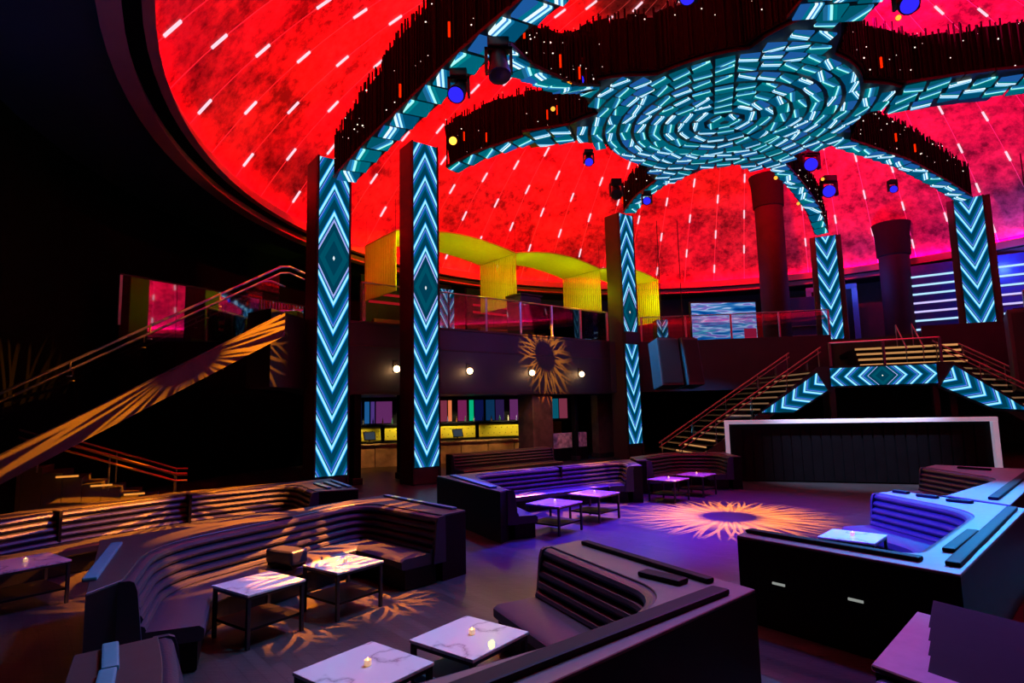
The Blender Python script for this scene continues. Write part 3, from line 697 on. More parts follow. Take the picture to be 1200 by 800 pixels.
# lower flight behind
LA = Vector((-14.2, 15.4, 1.85)); LB = Vector((-9.9, 17.7, 0.0))
low = thing('lower_flight', 'short lower stair flight with gold-lit handrails under the glass staircase', 'staircase', (LB.x, LB.y, 0)); o0 = Vector((LB.x, LB.y, 0)); ln = Vector((-0.47, 0.88, 0))
for i in range(11):
    u = (i+0.5)/11; p = LB+(LA-LB)*u+ln*0.9-o0; z = LA.z*(i+1)/11
    MB().box((p.x, p.y, z/2), (0.43, 1.8, z), math.atan2(LA.y-LB.y, LA.x-LB.x)).build('step', str_m, low)
warm_step = em('warm step light', (1.0, 0.34, 0.05), 0.8)
gold = pm('brass rail', (0.8, 0.55, 0.25), 0.3, 1.0, var=0.05, emit=(1.0, 0.5, 0.12), es=0.0)
for off in (Vector((0,0,0)), ln*1.8):
    for hh in (0.78, 0.98):
        MB().tube([LA+off-o0+Vector((0,0,hh)), LB+off-o0+Vector((0,0,hh)), LB+off-o0+Vector((0.28,0.15,hh-0.02))], 0.03, 8).build('handrail', gold, low, smooth=True)
    for u in (0.0, 0.33, 0.66, 1.0):
        q = LB+(LA-LB)*u+off-o0; MB().tube([q, q+Vector((0,0,0.98))], 0.022, 6).build('post', steel, low)
for i in range(3):
    p = LB+(LA-LB)*(0.2+0.16*i)-o0; MB().box((p.x+0.05, p.y-0.1, p.z+0.12), (0.5, 0.03, 0.05), math.atan2(LA.y-LB.y, LA.x-LB.x)).build('step_light', warm_step, low)

# left balcony wing with the smoked mirror wall
mw = thing('mirror_wall', 'smoked mirror wall behind the staircase reflecting the red dome', 'mirror', (-12.85, 19.3, 0))
md = Vector((0.486, 0.874, 0)); ang = math.atan2(md.y, md.x)
for i in range(4):
    c = md*(0.95+1.9*i); MB().box((c.x, c.y, 5.4), (1.88, 0.05, 3.8), ang).build('mirror_panel', mirror_m, mw)
MB().box((0, 0, 6.5), (0.09, 0.09, 1.7), ang).build('end_post', steel, mw)
MB().box((md.x*3.8, md.y*3.8+0.0, 7.33), (7.7, 0.1, 0.05), ang).build('top_trim', black_metal, mw)

# ------------------------------------------------------------------ the stage front, arch and stairs
SD = Vector((0.933, -0.361)); SN = Vector((0.361, 0.933)); S0 = Vector((7.4, 21.0)); sang = math.atan2(SD.y, SD.x)
def sp_(s_, n_, z=0.0): p = S0+SD*s_+SN*n_; return Vector((p.x, p.y, z))
stage = thing('stage', 'black stage front framed by a pale border at the edge of the dance floor', 'stage', (*S0, 0), sang)
MB().box((3.8, 1.6, 0.98), (7.5, 3.1, 1.96)).bevel('stage_body', black_panel, stage, 0.02, 1)
for i in range(24):
    MB().box((0.2+7.2*(i+0.5)/24, 0.03, 0.95), (0.26, 0.05, 1.8)).build('front_slat', black_panel, stage)
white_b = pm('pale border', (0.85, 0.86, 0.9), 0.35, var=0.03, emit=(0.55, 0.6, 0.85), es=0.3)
MB().box((3.8, -0.05, 2.0), (7.75, 0.25, 0.13)).bevel('border_top', white_b, stage, 0.01, 1)
for x in (0.0, 7.6): MB().box((x, -0.05, 0.97), (0.14, 0.25, 1.94)).bevel('border_side', white_b, stage, 0.01, 1)
MB().box((3.8, 1.4, 1.975), (7.4, 2.7, 0.04)).build('stage_deck', black_metal, stage)

A0 = Vector((8.5, 24.3)); arch = thing('led_arch', 'LED arch of chevron panels over the stage, one level panel and two sloping ones', 'LED arch', (*A0, 0), sang)
# level panel from s 3.9 to 7.35, z 3.22..3.9
c_m = make_chevron('arch screen', 0.0, 0.34, 1.0, 0.46, axis='X', cross='Z', dia_s=0.5)
o = MB().box((0, 0, 0), (3.42, 0.08, 0.68)).build('led_screen', c_m, arch); o.location = (5.63, 0, 3.56)
def quad_plate(poly, y0, y1, name, mat, loc, zrot=0.0):
    """plate cut to an outline in the arch plane; its own axes follow the slope"""
    mb = MB(); k = len(poly); ca, sa = math.cos(-zrot), math.sin(-zrot); Q = [((x-loc[0])*ca-(z-loc[1])*sa, (x-loc[0])*sa+(z-loc[1])*ca) for x, z in poly]
    for y in (y0, y1):
        for x, z in Q: mb.v.append(Vector((x, y, z)))
    mb.f.append(tuple(range(k))); mb.f.append(tuple(reversed(range(k, 2*k)))); mb.f += [(i, (i+1) % k, k+(i+1) % k, k+i) for i in range(k)]
    o = mb.build(name, mat, arch); o.location = (loc[0], 0, loc[1]); o.rotation_euler = (0, -zrot, 0); return o
sl = math.atan2(3.74-2.28, 3.45-1.41)
s_m = make_chevron('sloping arch screen', 4.2, 0.4, 1.0, 0.5, mid=-0.1, axis='X', cross='Z')
quad_plate([(1.41,2.28),(2.54,2.26),(3.78,3.07),(3.45,3.74)], -0.04, 0.04, 'led_screen', s_m, (2.6, 2.9), sl)
s_m2 = make_chevron('sloping arch screen 2', -4.2, 0.4, 1.0, 0.5, mid=-0.1, axis='X', cross='Z')
quad_plate([(7.43,3.11),(8.92,2.28),(9.86,2.2),(7.88,3.83)], -0.04, 0.04, 'led_screen', s_m2, (8.65, 2.9), -sl)
MB().box((5.63, 0.12, 3.56), (3.6, 0.14, 0.82)).build('frame', black_metal, arch)
for poly in ([(1.2,2.2),(2.5,2.18),(3.9,3.05),(3.9,3.98),(3.5,3.98)], [(7.35,3.05),(8.9,2.2),(10.1,2.1),(7.9,3.98),(7.35,3.98)]):
    mb = MB(); k = len(poly)
    for y in (0.05, 0.2):
        for x, z in poly: mb.v.append(Vector((x, y, z)))
    mb.f = [tuple(range(k)), tuple(reversed(range(k, 2*k)))] + [(i, (i+1) % k, k+(i+1) % k, k+i) for i in range(k)]
    mb.build('frame', black_metal, arch)
for x in (3.95, 7.3): MB().box((x, 0.3, 1.98), (0.18, 0.3, 3.95)).build('leg', black_metal, arch)
ap = lambda s_, n_, z: Vector((A0.x+SD.x*s_+SN.x*n_, A0.y+SD.y*s_+SN.y*n_, z))
land = thing('stair_landing', 'dark stair landing behind the LED arch', 'landing', (*A0, 0), sang)
MB().box((5.9, 1.6, 3.85), (4.6, 2.9, 0.2)).build('deck', black_panel, land)
for x, y in ((4.0, 2.8), (7.9, 2.8), (4.0, 0.6), (7.9, 0.6)): MB().box((x, y, 1.87), (0.2, 0.2, 3.74)).build('leg', black_metal, land)
# upper flight: lit nosings
up = thing('upper_stairs', 'wide stairs with amber-lit step edges climbing from the landing to the mezzanine', 'stairs', ap(5.4, 3.05, 3.95), sang)
step_dim = em('dim amber step edge', (0.9, 0.42, 0.2), 0.28)
step_em = em('amber step edge', (1.0, 0.42, 0.14), 0.7)
for i in range(4):
    z = 0.25*(i+1); MB().box((1.9, 0.15+0.31*i+0.8, z/2-0.02), (3.8, 0.31+1.6, z-0.04)).build('step', black_panel, up)
    MB().box((1.9, -0.01+0.31*i, z-0.07), (3.76, 0.03, 0.085)).build('step_light', step_em, up)
MB().box((1.9, 4.1, 0.88), (3.9, 4.0, 0.2)).build('bridge', black_panel, up)
for xx in (1.75, 2.35): MB().tube([(xx, -0.1, 0.75), (xx, 0.1, 0.9), (xx, 1.5, 1.95), (xx, 1.6, 1.6)], 0.03, 8).build('handrail', copper, up, smooth=True)
for xx in (1.75, 2.35):
    for yy in (0.1, 1.5): MB().tube([(xx, yy, 0.2), (xx, yy, 0.9 if yy < 1 else 1.95)], 0.022, 6).build('post', steel, up)
glass_rail([ap(4.0, 0.3, 3.95), ap(7.6, 0.3, 3.95)], 'glass guard rail along the front of the stair landing', 0.95, 1.8)
def flight(name, a, b, wv, n, label, lights=True, lightspan=(0.02, 0.98), rail_sides=(0, 1)):
    """straight flight from a (floor) to b, width vector wv"""
    a = Vector(a); b = Vector(b); wv = Vector(wv); t = thing(name, label, 'stairs', a); d = b-a; an = math.atan2(d.y, d.x); L = math.hypot(d.x, d.y)/n
    for i in range(n):
        c = d*((i+0.5)/n)+wv*0.5; z = d.z*(i+1)/n
        MB().box((c.x, c.y, z-0.06), (L+0.05, wv.length, 0.12), an).build('step', black_panel, t)
        if lights:
            e = d*(i/n)-Vector((d.x, d.y, 0)).normalized()*0.04+wv*0.5; MB().box((e.x, e.y, z-0.055), (0.03, wv.length*0.94, 0.06), an).build('step_light', step_dim if i > 4 else step_em, t)
    for k, off in enumerate((Vector((0,0,0)), wv)):
        stringer(MB(), off, d+off, -0.35, 0.08, 0.12).build('stringer', str_m, t)
        if k in rail_sides:
            for hh, rr in ((1.0, 0.035), (0.82, 0.022)): MB().tube([off+Vector((0,0,hh)), d+off+Vector((0,0,hh))], rr, 8).build('handrail', copper, t, smooth=True)
            for u in (0.02, 0.25, 0.5, 0.75, 0.98): q = off+d*u; MB().tube([q, q+Vector((0,0,1.0))], 0.02, 6).build('post', steel, t)
            for j in range(4):
                stringer(MB(), off+d*(j/4+0.01), off+d*((j+1)/4-0.01), 0.1, 0.8, 0.014).build('glass_pane', glass, t)
    return t
flight('side_stairs', (6.6, 24.3, 0), (12.9, 24.9, 3.9), (-0.22, 2.4, 0), 16, 'amber-lit stairs with copper rails rising from beside the corner sofa to the landing')
flight('side_stairs', (19.6, 18.4, 0), (16.4, 23.2, 3.9), (2.0, 1.33, 0), 16, 'amber-lit stairs at the far end of the stage rising behind the sloping LED panel')
# ------------------------------------------------------------------ banquettes
strip_m = pm('teal leather and painted cyan glow', (0.06, 0.24, 0.32), 0.4, var=0.1)  # teal leather; on some ledges the teal paints in cyan light
def booth(label, inner, outer, rads, group='banquettes with channelled backs', seat=0.62, rolls=5, top=1.0, segs=None, pads=(), seat_path=None, seams=(), do_seat=True, ledge=None, bars=(), lights=()):
    """U or L shaped banquette: inner = path of the back's upper edge with the seat on its left, outer = rear outline of the ledge"""
    ip = round_path(inner, rads); c = Vector((sum(p.x for p in ip)/len(ip), sum(p.y for p in ip)/len(ip), 0))
    t = thing('banquette', label, 'sofa', c, 0, group); loc = lambda pts: [(p[0]-c.x, p[1]-c.y) for p in pts]
    L = loc(ip); O = loc(outer)
    MB().prism(L+O[::-1], 0.0, top-0.03).build('back_panel', black_panel, t)
    MB().prism(L+O[::-1], top-0.03, top).bevel('ledge', ledge or ledge_dark, t, 0.006, 1)
    zs = [top-0.075-i*0.112 for i in range(rolls)]
    for i, z in enumerate(zs):
        n0 = 0.03+0.03*i; prof = [(n0+0.085*math.cos(a)-0.01, z+0.058*math.sin(a)) for a in [2*PI*q/10 for q in range(10)]]
        MB().sweep(L, prof).build('backrest_roll', leather, t, smooth=True)
    z0 = zs[-1]-0.05
    for e, f in ((0, 1), (-1, -2)):      # upholstered end of the back
        a = Vector(L[e]); b = (a-Vector(L[f])).normalized()*0.05+a
        pr = [(-0.03, 0.3), (0.2, 0.3), (0.14, top-0.12), (0.11, top-0.03), (0.07, top-0.01), (-0.03, top-0.01)]
        MB().sweep([a, b] if e == -1 else [b, a], pr).build('backrest_end', leather, t)
    MB().sweep(L, [(0.0, 0.3), (0.17, 0.3), (0.14, z0), (0.0, z0)]).build('backrest_base', leather, t)
    if do_seat:
        d = 0.13; S = seat+d
        prof = [(d, 0.3), (S-0.03, 0.3), (S, 0.33), (S, 0.415), (S-0.05, 0.452), (d, 0.46)]
        MB().sweep(L, prof).build('seat', leather, t, smooth=True)
        MB().sweep(L, [(d, 0.02), (S-0.06, 0.02), (S-0.06, 0.3), (d, 0.3)]).build('seat_base', black_panel, t)
    for a, b, w_ in pads:
        a = Vector((a[0]-c.x, a[1]-c.y, top+0.025)); b = Vector((b[0]-c.x, b[1]-c.y, top+0.025)); MB().bar(a, b, w_, 0.05).bevel('ledge_bar', pad_m, t, 0.02, 2)
    for a, b, w_ in bars:
        a = Vector((a[0]-c.x, a[1]-c.y, top+0.02)); b = Vector((b[0]-c.x, b[1]-c.y, top+0.02)); MB().bar(a, b, w_, 0.04).bevel('teal_strip_and_painted_glow', strip_m, t, 0.015, 2)
    for q, ax in lights:
        MB().box((q[0]-c.x, q[1]-c.y, q[2]), (0.15, 0.03, 0.025), ax).build('step_lamp', em('step lamp slot', (0.7, 0.75, 0.7), 0.35), t)
    for s_ in seams:      # upright gaps between sections of the back
        p = Vector((s_[0]-c.x, s_[1]-c.y)); MB().box((p.x, p.y, top-0.3), (0.05, 0.3, 0.62), s_[2]).build('section_gap', pad_m, t)
    return t
LAMPS = [((3.02, 7.185, 0.53), math.atan2(-1.88, 1.36)), ((3.52, 6.495, 0.55), math.atan2(-1.88, 1.36))]
# right booths round the raised ledge
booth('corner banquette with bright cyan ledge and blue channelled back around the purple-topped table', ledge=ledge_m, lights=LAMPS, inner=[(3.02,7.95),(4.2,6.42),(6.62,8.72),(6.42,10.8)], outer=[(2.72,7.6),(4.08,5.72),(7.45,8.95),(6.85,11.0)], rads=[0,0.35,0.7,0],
      pads=[((2.92,7.75),(4.05,6.2),0.12),((4.2,5.98),(7.2,8.9),0.13),((4.55,6.52),(5.5,7.42),0.12),((6.86,9.75),(7.05,9.45),0.1),((6.76,10.3),(6.9,10.0),0.1),((6.68,10.8),(6.78,10.55),0.1)])
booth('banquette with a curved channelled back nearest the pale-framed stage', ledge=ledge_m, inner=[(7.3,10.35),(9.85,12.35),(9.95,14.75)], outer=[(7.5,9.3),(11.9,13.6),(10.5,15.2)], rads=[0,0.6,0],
      pads=[((7.6,9.75),(11.3,13.35),0.14),((10.4,14.3),(10.7,13.7),0.1)])
# foreground booth
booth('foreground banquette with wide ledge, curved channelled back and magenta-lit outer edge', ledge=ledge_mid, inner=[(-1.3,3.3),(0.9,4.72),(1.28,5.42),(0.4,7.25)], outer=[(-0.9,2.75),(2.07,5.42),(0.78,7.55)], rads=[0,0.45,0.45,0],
      pads=[((-0.7,3.3),(1.75,5.35),0.17),((1.75,5.62),(0.8,7.3),0.1),((1.2,5.95),(1.5,5.6),0.16)])
# left centre booth
booth('U-shaped banquette around two marble tables in front of the staircase column', [(-1.15,9.55),(-2.75,11.15),(-4.62,7.75),(-3.95,6.2)], [(-0.82,9.95),(-2.55,12.0),(-5.55,8.2),(-4.0,5.75)], [0,0.75,0.75,0],
      seams=[(-3.62,9.55,R(150))], pads=[], bars=[((-1.0,10.0),(-2.5,11.75),0.1),((-5.1,7.85),(-4.25,6.15),0.13)])  # right-arm strip paints in cyan light by its teal colour
arm = thing('armrest_block', 'dark padded armrest block dividing the U-shaped banquette', 'armrest', (-3.3, 8.85, 0), R(61))
MB().box((0,0,0.60),(0.3,0.55,0.2)).bevel('pad', leather, arm, 0.05, 3); MB().box((0,0,0.485),(0.24,0.5,0.04)).build('base', black_panel, arm)
# left rear long banquette
booth('long amber-lit banquette below the staircase', [(-4.15,12.75),(-5.15,14.3),(-6.9,12.75),(-8.25,10.75),(-8.9,8.9)], [(-3.35,13.0),(-4.6,15.2),(-7.3,13.2),(-8.8,11.0),(-9.5,8.9)], [0,0.7,0.6,0.6,0],
      seams=[(-6.75,12.62,R(40)),(-8.1,10.8,R(60))], bars=[((-4.0,13.1),(-4.6,14.0),0.09),((-3.8,13.2),(-4.45,14.25),0.09),((-3.6,13.25),(-4.35,14.5),0.09)])  # teal of these bars stands in for the LED column's cyan light
# centre rear booths
booth('violet-lit banquette around two tables between the bar column and the dance floor', [(3.22,16.75),(3.3,18.25),(-1.15,15.3),(-0.15,12.35)], [(3.5,16.75),(3.55,18.8),(-1.95,15.2),(-0.3,12.05)], [0,0.7,0.7,0], seat=0.5, bars=[((-0.45,12.6),(-1.55,15.1),0.16)], seams=[(1.2,16.85,R(35))])  # teal bar puts cyan light into the ledge's colour
booth('curved banquette below the side stairs next to the stage', [(6.75,18.9),(6.85,20.35),(5.4,20.75),(4.05,19.4),(4.0,18.35)], [(7.05,18.9),(7.15,20.75),(5.3,21.2),(3.72,19.6),(3.68,18.35)], [0,0.6,0.5,0.4,0])
# in front of the bar
booth('low banquette lit orange in front of the bar', [(1.5,25.6),(-2.3,22.5)], [(1.2,26.0),(-2.6,22.9)], 0, rolls=4, pads=[])
# near left end of a sofa
booth('end of a dark sofa with a teal ledge strip at the aisle', [(-2.66,4.62),(-2.35,4.15),(-1.75,3.1)], [(-3.05,4.3),(-2.75,3.8),(-2.2,2.7)], [0,0.2,0], do_seat=False, pads=[], bars=[((-2.88,4.42),(-2.6,4.0),0.1),((-2.6,3.98),(-2.0,2.95),0.1)])
# bottom right louvred ledge
lv = thing('louvred_sofa_back', 'sofa back with purple ledge and four dark stepped bars beside the aisle', 'sofa', (2.18, 3.87, 0))
def lp(u, v, z): return Vector((0.7*u+0.46*v, 0.714*u-0.888*v, z))      # u along the end ledge, v along the bars
MB().prism([lp(0,0,0)[:2], lp(0,2.2,0)[:2], lp(1.24,2.2,0)[:2], lp(1.24,0,0)[:2]], 0, 0.96).build('back_panel', black_panel, lv)
MB().prism([lp(-0.02,-0.02,0)[:2], lp(-0.02,2.2,0)[:2], lp(1.26,2.2,0)[:2], lp(1.26,-0.02,0)[:2]], 0.96, 1.0).bevel('ledge', ledge_m, lv, 0.008, 1)
for i in range(4):
    u0 = 0.17+0.265*i; v0 = 0.27-0.05*i; mb = MB()
    for v in (v0, 2.15): mb.v += [lp(u0, v, 1.0), lp(u0+0.25, v, 1.0), lp(u0+0.235, v, 1.13), lp(u0+0.02, v, 1.01)]
    mb.f = [(0,1,2,3),(7,6,5,4),(0,4,5,1),(1,5,6,2),(2,6,7,3),(3,7,4,0)]; mb.build('ledge_bar', pad_m, lv)
MB().bar(lp(-0.06,0.02,0.88), lp(-0.06,2.15,0.88), 0.12, 0.13).bevel('backrest_roll', leather, lv, 0.04, 3)

# ------------------------------------------------------------------ cocktail tables with candles
flame_m = em('candle flame', (1.0, 0.62, 0.2), 5.0)
frost = pm('frosted candle glass', (0.75, 0.6, 0.5), 0.3, emit=(1.0, 0.55, 0.2), es=0.5, var=0.05)
def table(c, rz, s_, label, candle=True, clabel=''):
    t = thing('cocktail_table', label, 'table', (c[0], c[1], 0), rz, 'marble cocktail tables')
    MB().box((0,0,0.585), (s_, s_, 0.03)).bevel('tabletop', marble, t, 0.008, 2)
    fr = MB()
    h = s_/2-0.03
    for sx in (-1, 1): fr.box((sx*h, 0, 0.555), (0.04, s_-0.04, 0.03)); fr.box((0, sx*h, 0.555), (s_-0.04, 0.04, 0.03))
    fr.build('frame', black_metal, t)
    for sx in (-1, 1):
        for sy in (-1, 1): MB().box((sx*h, sy*h, 0.285), (0.04, 0.04, 0.57)).build('leg', black_metal, t)
    if 'in front of the foreground' not in label: MB().box((0,0,0.2), (s_-0.08, s_-0.08, 0.03)).build('shelf', black_panel, t)
    if candle:
        k = thing('candle', clabel, 'candle', (c[0]+0.02, c[1]+0.03, 0.6), 0, 'candles on the cocktail tables')
        MB().lathe([(0.022,0),(0.03,0.01),(0.03,0.045),(0.026,0.045),(0.026,0.012),(0.0,0.012)], seg=14).build('glass_cup', frost, k, smooth=True)
        MB().lathe([(0.0,0.02),(0.009,0.03),(0.006,0.05),(0.0,0.065)], seg=8).build('flame', flame_m, k, smooth=True)
for c, a, s_, lab, cl in [
    ((-0.44,5.62), 52, 0.76, 'marble table in front of the foreground banquette', 'lit candle on the marble table by the foreground banquette'),
    ((-1.23,5.0), 52, 0.78, 'veined marble table standing alone in the aisle', 'lit candle on the marble table alone in the aisle'),
    ((-3.12,7.5), 55, 0.76, 'marble table splashed with amber light inside the U-shaped banquette', None),
    ((-2.35,8.36), 53, 0.76, 'marble table with cyan reflection inside the U-shaped banquette', 'lit candle on the cyan-reflecting table of the U-shaped banquette'),
    ((0.83,13.2), 50, 0.88, 'violet-lit table at the open end of the violet banquette', 'lit candle on the table at the open end of the violet banquette'),
    ((1.86,14.5), 48, 0.88, 'violet-lit table at the closed end of the violet banquette', 'lit candle on the table at the closed end of the violet banquette'),
    ((4.27,17.0), 47, 0.84, 'violet-lit table before the curved banquette, away from the stage', 'lit candle on the table of the curved banquette away from the stage'),
    ((5.34,17.95), 46, 0.84, 'violet-lit table before the curved banquette, towards the stage', 'lit candle on the table of the curved banquette towards the stage'),
    ((5.07,9.3), 46, 0.76, 'purple-lit table inside the corner banquette with the cyan ledge', 'lit candle on the purple-lit table of the corner banquette'),
    ((-7.05,8.8), 55, 0.9, 'marble table beside the long amber-lit banquette', 'lit candle on the marble table of the long banquette')]:
    table(c, R(a), s_, lab, cl is not None, cl or '')
def stool(c, rz, label, m=leather, s_=0.42):
    t = thing('cube_stool', label, 'stool', (c[0], c[1], 0), rz, 'cube stools')
    MB().box((0,0,0.36), (s_, s_, 0.1)).bevel('cushion', m, t, 0.03, 3); MB().box((0,0,0.165), (s_-0.03, s_-0.03, 0.29)).bevel('body', black_panel, t, 0.01, 1)
stool((-0.62,5.42), R(50), 'low cube stool with teal cushion under the foreground table', strip_m)
stool((-0.1,5.3), R(50), 'dark cube stool between the foreground table and the banquette')
# ------------------------------------------------------------------ bar under the balcony
bar = thing('bar_counter', 'long bar counter with marble top and orange-lit stone front under the balcony', 'bar', (*B0, 0), BA)
MB().box((6.4, 0.35, 1.07), (13.0, 0.8, 0.07)).bevel('counter_top', marble, bar, 0.01, 1)
stone = pm('amber lit stone', (0.5, 0.42, 0.34), 0.35, var=0.35, vs_=2.2)
for i in range(9): MB().box((0.7+1.42*i, 0.35, 0.52), (1.38, 0.6, 1.03)).build('front_panel', stone, bar)
bb = thing('back_bar', 'back bar with yellow tufted panels under strips of coloured light', 'back bar', (B0.x-0.9, B0.y+2.6, 0), BA)
yel = pm('yellow tufted leather', (0.75, 0.62, 0.03), 0.45, var=0.06)
for i in range(5):
    x = 2.2+2.6*i
    pnl = MB().box((x, 0, 1.5), (2.4, 0.12, 0.75)).bevel('tufted_panel', yel, bb, 0.05, 2)
    for r in range(2):
        for q in range(7): MB().octa((x-1.02+0.34*q+0.1*r, -0.07, 1.34+0.3*r), 0.03).build('button', pad_m, pnl)
    MB().box((x, 0.02, 0.55), (2.5, 0.5, 1.1)).build('cabinet', black_panel, bb)
cols = [(0.85,0.25,0.6),(0.05,0.75,0.5),(0.12,0.16,0.5),(0.12,0.35,0.6),(0.3,0.2,0.5),(0.7,0.3,0.7),(0.12,0.14,0.4),(0.75,0.5,0.9),(0.05,0.5,0.7),(0.1,0.6,0.75),(0.9,0.35,0.5),(1.0,0.5,0.3)]
x = 0.6; k = 0; rnd = random.Random(4)
while x < 14.2:
    wd = rnd.choice((0.25, 0.3, 0.55, 0.9)); c = cols[k % len(cols)]
    MB().box((x+wd/2, 0.05, 2.62), (wd-0.06, 0.06, 1.15)).build('light_strip', em('bar strip %d %d' % (k % len(cols), wd > 0.4), tuple(v*v for v in c), 0.75 if wd < 0.4 else 0.22), bb)
    x += wd + rnd.choice((0.02, 0.1, 0.3)); k += 1
MB().box((7.2, 0.3, 1.68), (15, 0.1, 3.36)).build('back_wall', black_panel, bb)
MB().box((7.2, -0.05, 1.98), (14.6, 0.3, 0.05)).build('shelf', black_metal, bb)
def pos(s_, label):
    p = B0+Vector((math.cos(BA), math.sin(BA)))*s_+Vector((-math.sin(BA), math.cos(BA)))*0.4
    t = thing('till', label, 'till', (p.x, p.y, 1.105), BA); MB().box((0,0,0.05), (0.3,0.3,0.1)).bevel('base', black_metal, t, 0.02)
    MB().box((0,0.05,0.12), (0.06,0.06,0.2)).build('stand', black_metal, t)
    o = MB().box((0,0,0), (0.62,0.05,0.44)).bevel('screen', black_metal, t, 0.02); o.location = (0,-0.02,0.38); o.rotation_euler = (R(-20),0,R(20))
    MB().box((0,-0.028,0), (0.54,0.006,0.36)).build('display', em('dim display', (0.05,0.07,0.1), 0.6), o)
pos(2.6, 'black till screen on the bar near the staircase column'); pos(7.0, 'black till screen on the bar beyond the LED column')
pos(1.9, 'second dark till beside the first one on the bar')
# bottles on the back bar shelf
bt = MB().lathe([(0.035,0),(0.04,0.01),(0.04,0.18),(0.015,0.23),(0.015,0.3),(0.018,0.31)], seg=10)
bmesh_cols = [(0.3,0.12,0.02),(0.05,0.2,0.1),(0.5,0.45,0.4),(0.1,0.1,0.25)]
bms = [bt.mesh('bottle', pm('bottle glass %d' % i, c, 0.15, var=0.05)) for i, c in enumerate(bmesh_cols)]
for i in range(24):
    s_ = 1.5+0.5*i; p = Vector((B0.x-0.9, B0.y+2.6))+Vector((math.cos(BA), math.sin(BA)))*s_+Vector((math.sin(BA), -math.cos(BA)))*0.12
    o = bpy.data.objects.new('bottle', bms[i % 4]); COL.objects.link(o); o.location = (p.x, p.y, 2.005)
    tag(o, ['amber glass bottle','green glass bottle','pale clear glass bottle','dark blue glass bottle'][i % 4]+' standing on the back bar shelf', 'bottle', 'bottles on the back bar shelf')
# posts and the stone pier framing the bar
def pier(s_, n_, wx, wy, z1, mat, label, name='pillar'):
    p = fac(s_, n_); t = thing(name, label, 'pillar', (p[0], p[1], 0), math.atan2(0.631, 0.776))
    MB().box((0, 0, z1/2), (wx, wy, z1)).bevel('shaft', mat, t, 0.02, 1); MB().box((0, 0, 0.12), (wx+0.1, wy+0.1, 0.24)).bevel('plinth', black_metal, t, 0.02, 1)
pier(0.0, 0.15, 0.3, 0.4, 3.3, black_panel, 'thin black post at the staircase end of the bar opening')
pier(2.3, 0.5, 0.5, 0.6, 3.3, black_panel, 'black post behind the bar column'); pier(9.25, 0.55, 1.25, 1.1, 3.3, wood_m, 'wide brown stone pier under the balcony crossed by amber light')
pier(15.4, 1.2, 2.8, 0.5, 3.3, wood_m, 'brown stone wall block at the far end of the bar opening')
pier(11.9, 0.6, 0.2, 0.3, 3.3, black_panel, 'thin black post beyond the brown stone pier')
p = fac(11.6, 1.2); t = thing('stone_planter', 'pale patterned stone counter end beyond the brown pier', 'counter', (p[0], p[1], 0), math.atan2(0.631, 0.776))
MB().box((0,0,1.0), (3.2,0.3,0.75)).bevel('front', pm('pale patterned stone', (0.6,0.5,0.35), 0.5, var=0.7, vs_=5, emit=(0.9,0.6,0.3), es=0.0), t, 0.02, 1); MB().box((0,0.1,0.31), (3.3,0.5,0.62)).build('base', black_panel, t)
p = fac(9.35, 1.3); t = thing('pillar', 'dark square pillar standing on the balcony above the stone pier', 'pillar', (p[0], p[1], 5.7), math.atan2(0.631, 0.776))
MB().box((0,0,1.2), (1.3,1.1,2.4)).bevel('shaft', fascia_m, t, 0.02, 1); MB().box((0,0,2.45),(1.4,1.2,0.1)).build('cap', black_metal, t)
# sconces
glow = em('sconce bulb', (1.0, 0.55, 0.22), 14.0)
for s_, who in ((1.52, 'near the staircase column'), (4.96, 'beyond the bar column'), (8.45, 'just before the stone pier'), (11.69, 'beyond the stone pier')):
    p = fac(s_, -0.16); t = thing('sconce', 'small glowing globe sconce on the balcony fascia '+who, 'wall lamp', (p[0], p[1], 4.27), math.atan2(0.631, 0.776), 'sconces on the balcony fascia')
    MB().ball((0,-0.06,0), 0.13, 12, 8).build('globe', glow, t, smooth=True); MB().box((0,0.06,0.1),(0.2,0.06,0.42)).bevel('bracket', black_metal, t, 0.015)
    o = lamp('POINT', 'sconce glow', (p[0]-N1.x*0.45, p[1]-N1.y*0.45, 4.2), 12, (1.0, 0.5, 0.2), shadow_soft_size=0.1)

# ------------------------------------------------------------------ yellow string screens on the mezzanine
def string_screen(s_, label):
    p = fac(s_, 1.3); t = thing('string_screen', label, 'string curtain', (p[0], p[1], 7.7), math.atan2(0.631, 0.776), 'yellow string screens on the mezzanine')
    mb = MB(); n = 20
    for i in range(n): mb.box((0, 0.05+2.9*i/(n-1), 1.3), (0.03, 0.1, 2.55))
    mb.build('hanging_strings', yellow_string, t, kind='stuff')
    MB().box((0, 1.5, 2.6), (0.06, 3.05, 0.06)).build('top_rail', pm('yellow rail', (0.6,0.55,0.05), 0.4, var=0.05), t); MB().box((0,1.5,0.01),(0.04,3.0,0.03)).build('bottom_rail', MATS['yellow rail'], t)
    MB().tube([(0,0.05,2.6),(0,0.05,4.0)],0.012,5).build('suspension_wire', black_metal, t); MB().tube([(0,2.9,2.6),(0,2.9,4.0)],0.012,5).build('suspension_wire', black_metal, t)
def string_roof(s0, s1, label):
    p = fac(s0, 1.3); t = thing('string_roof', label, 'string curtain', (p[0], p[1], 10.3), math.atan2(0.631, 0.776), 'yellow string roofs on the mezzanine')
    L = s1-s0; n = 20; mb = MB()
    for i in range(n):
        y = 0.05+2.9*i/(n-1); pts = [Vector((L*u/8, y, 0.38*math.sin(PI*u/8)+0.02)) for u in range(9)]
        mb.tube(pts, 0.05, 4)
    mb.build('roof_strings', yellow_string, t, kind='stuff')
    for y in (0.0, 3.0): MB().tube([(L*u/8, y, 0.38*math.sin(PI*u/8)+0.02) for u in range(9)], 0.035, 6).build('edge_rod', MATS['yellow rail'], t)
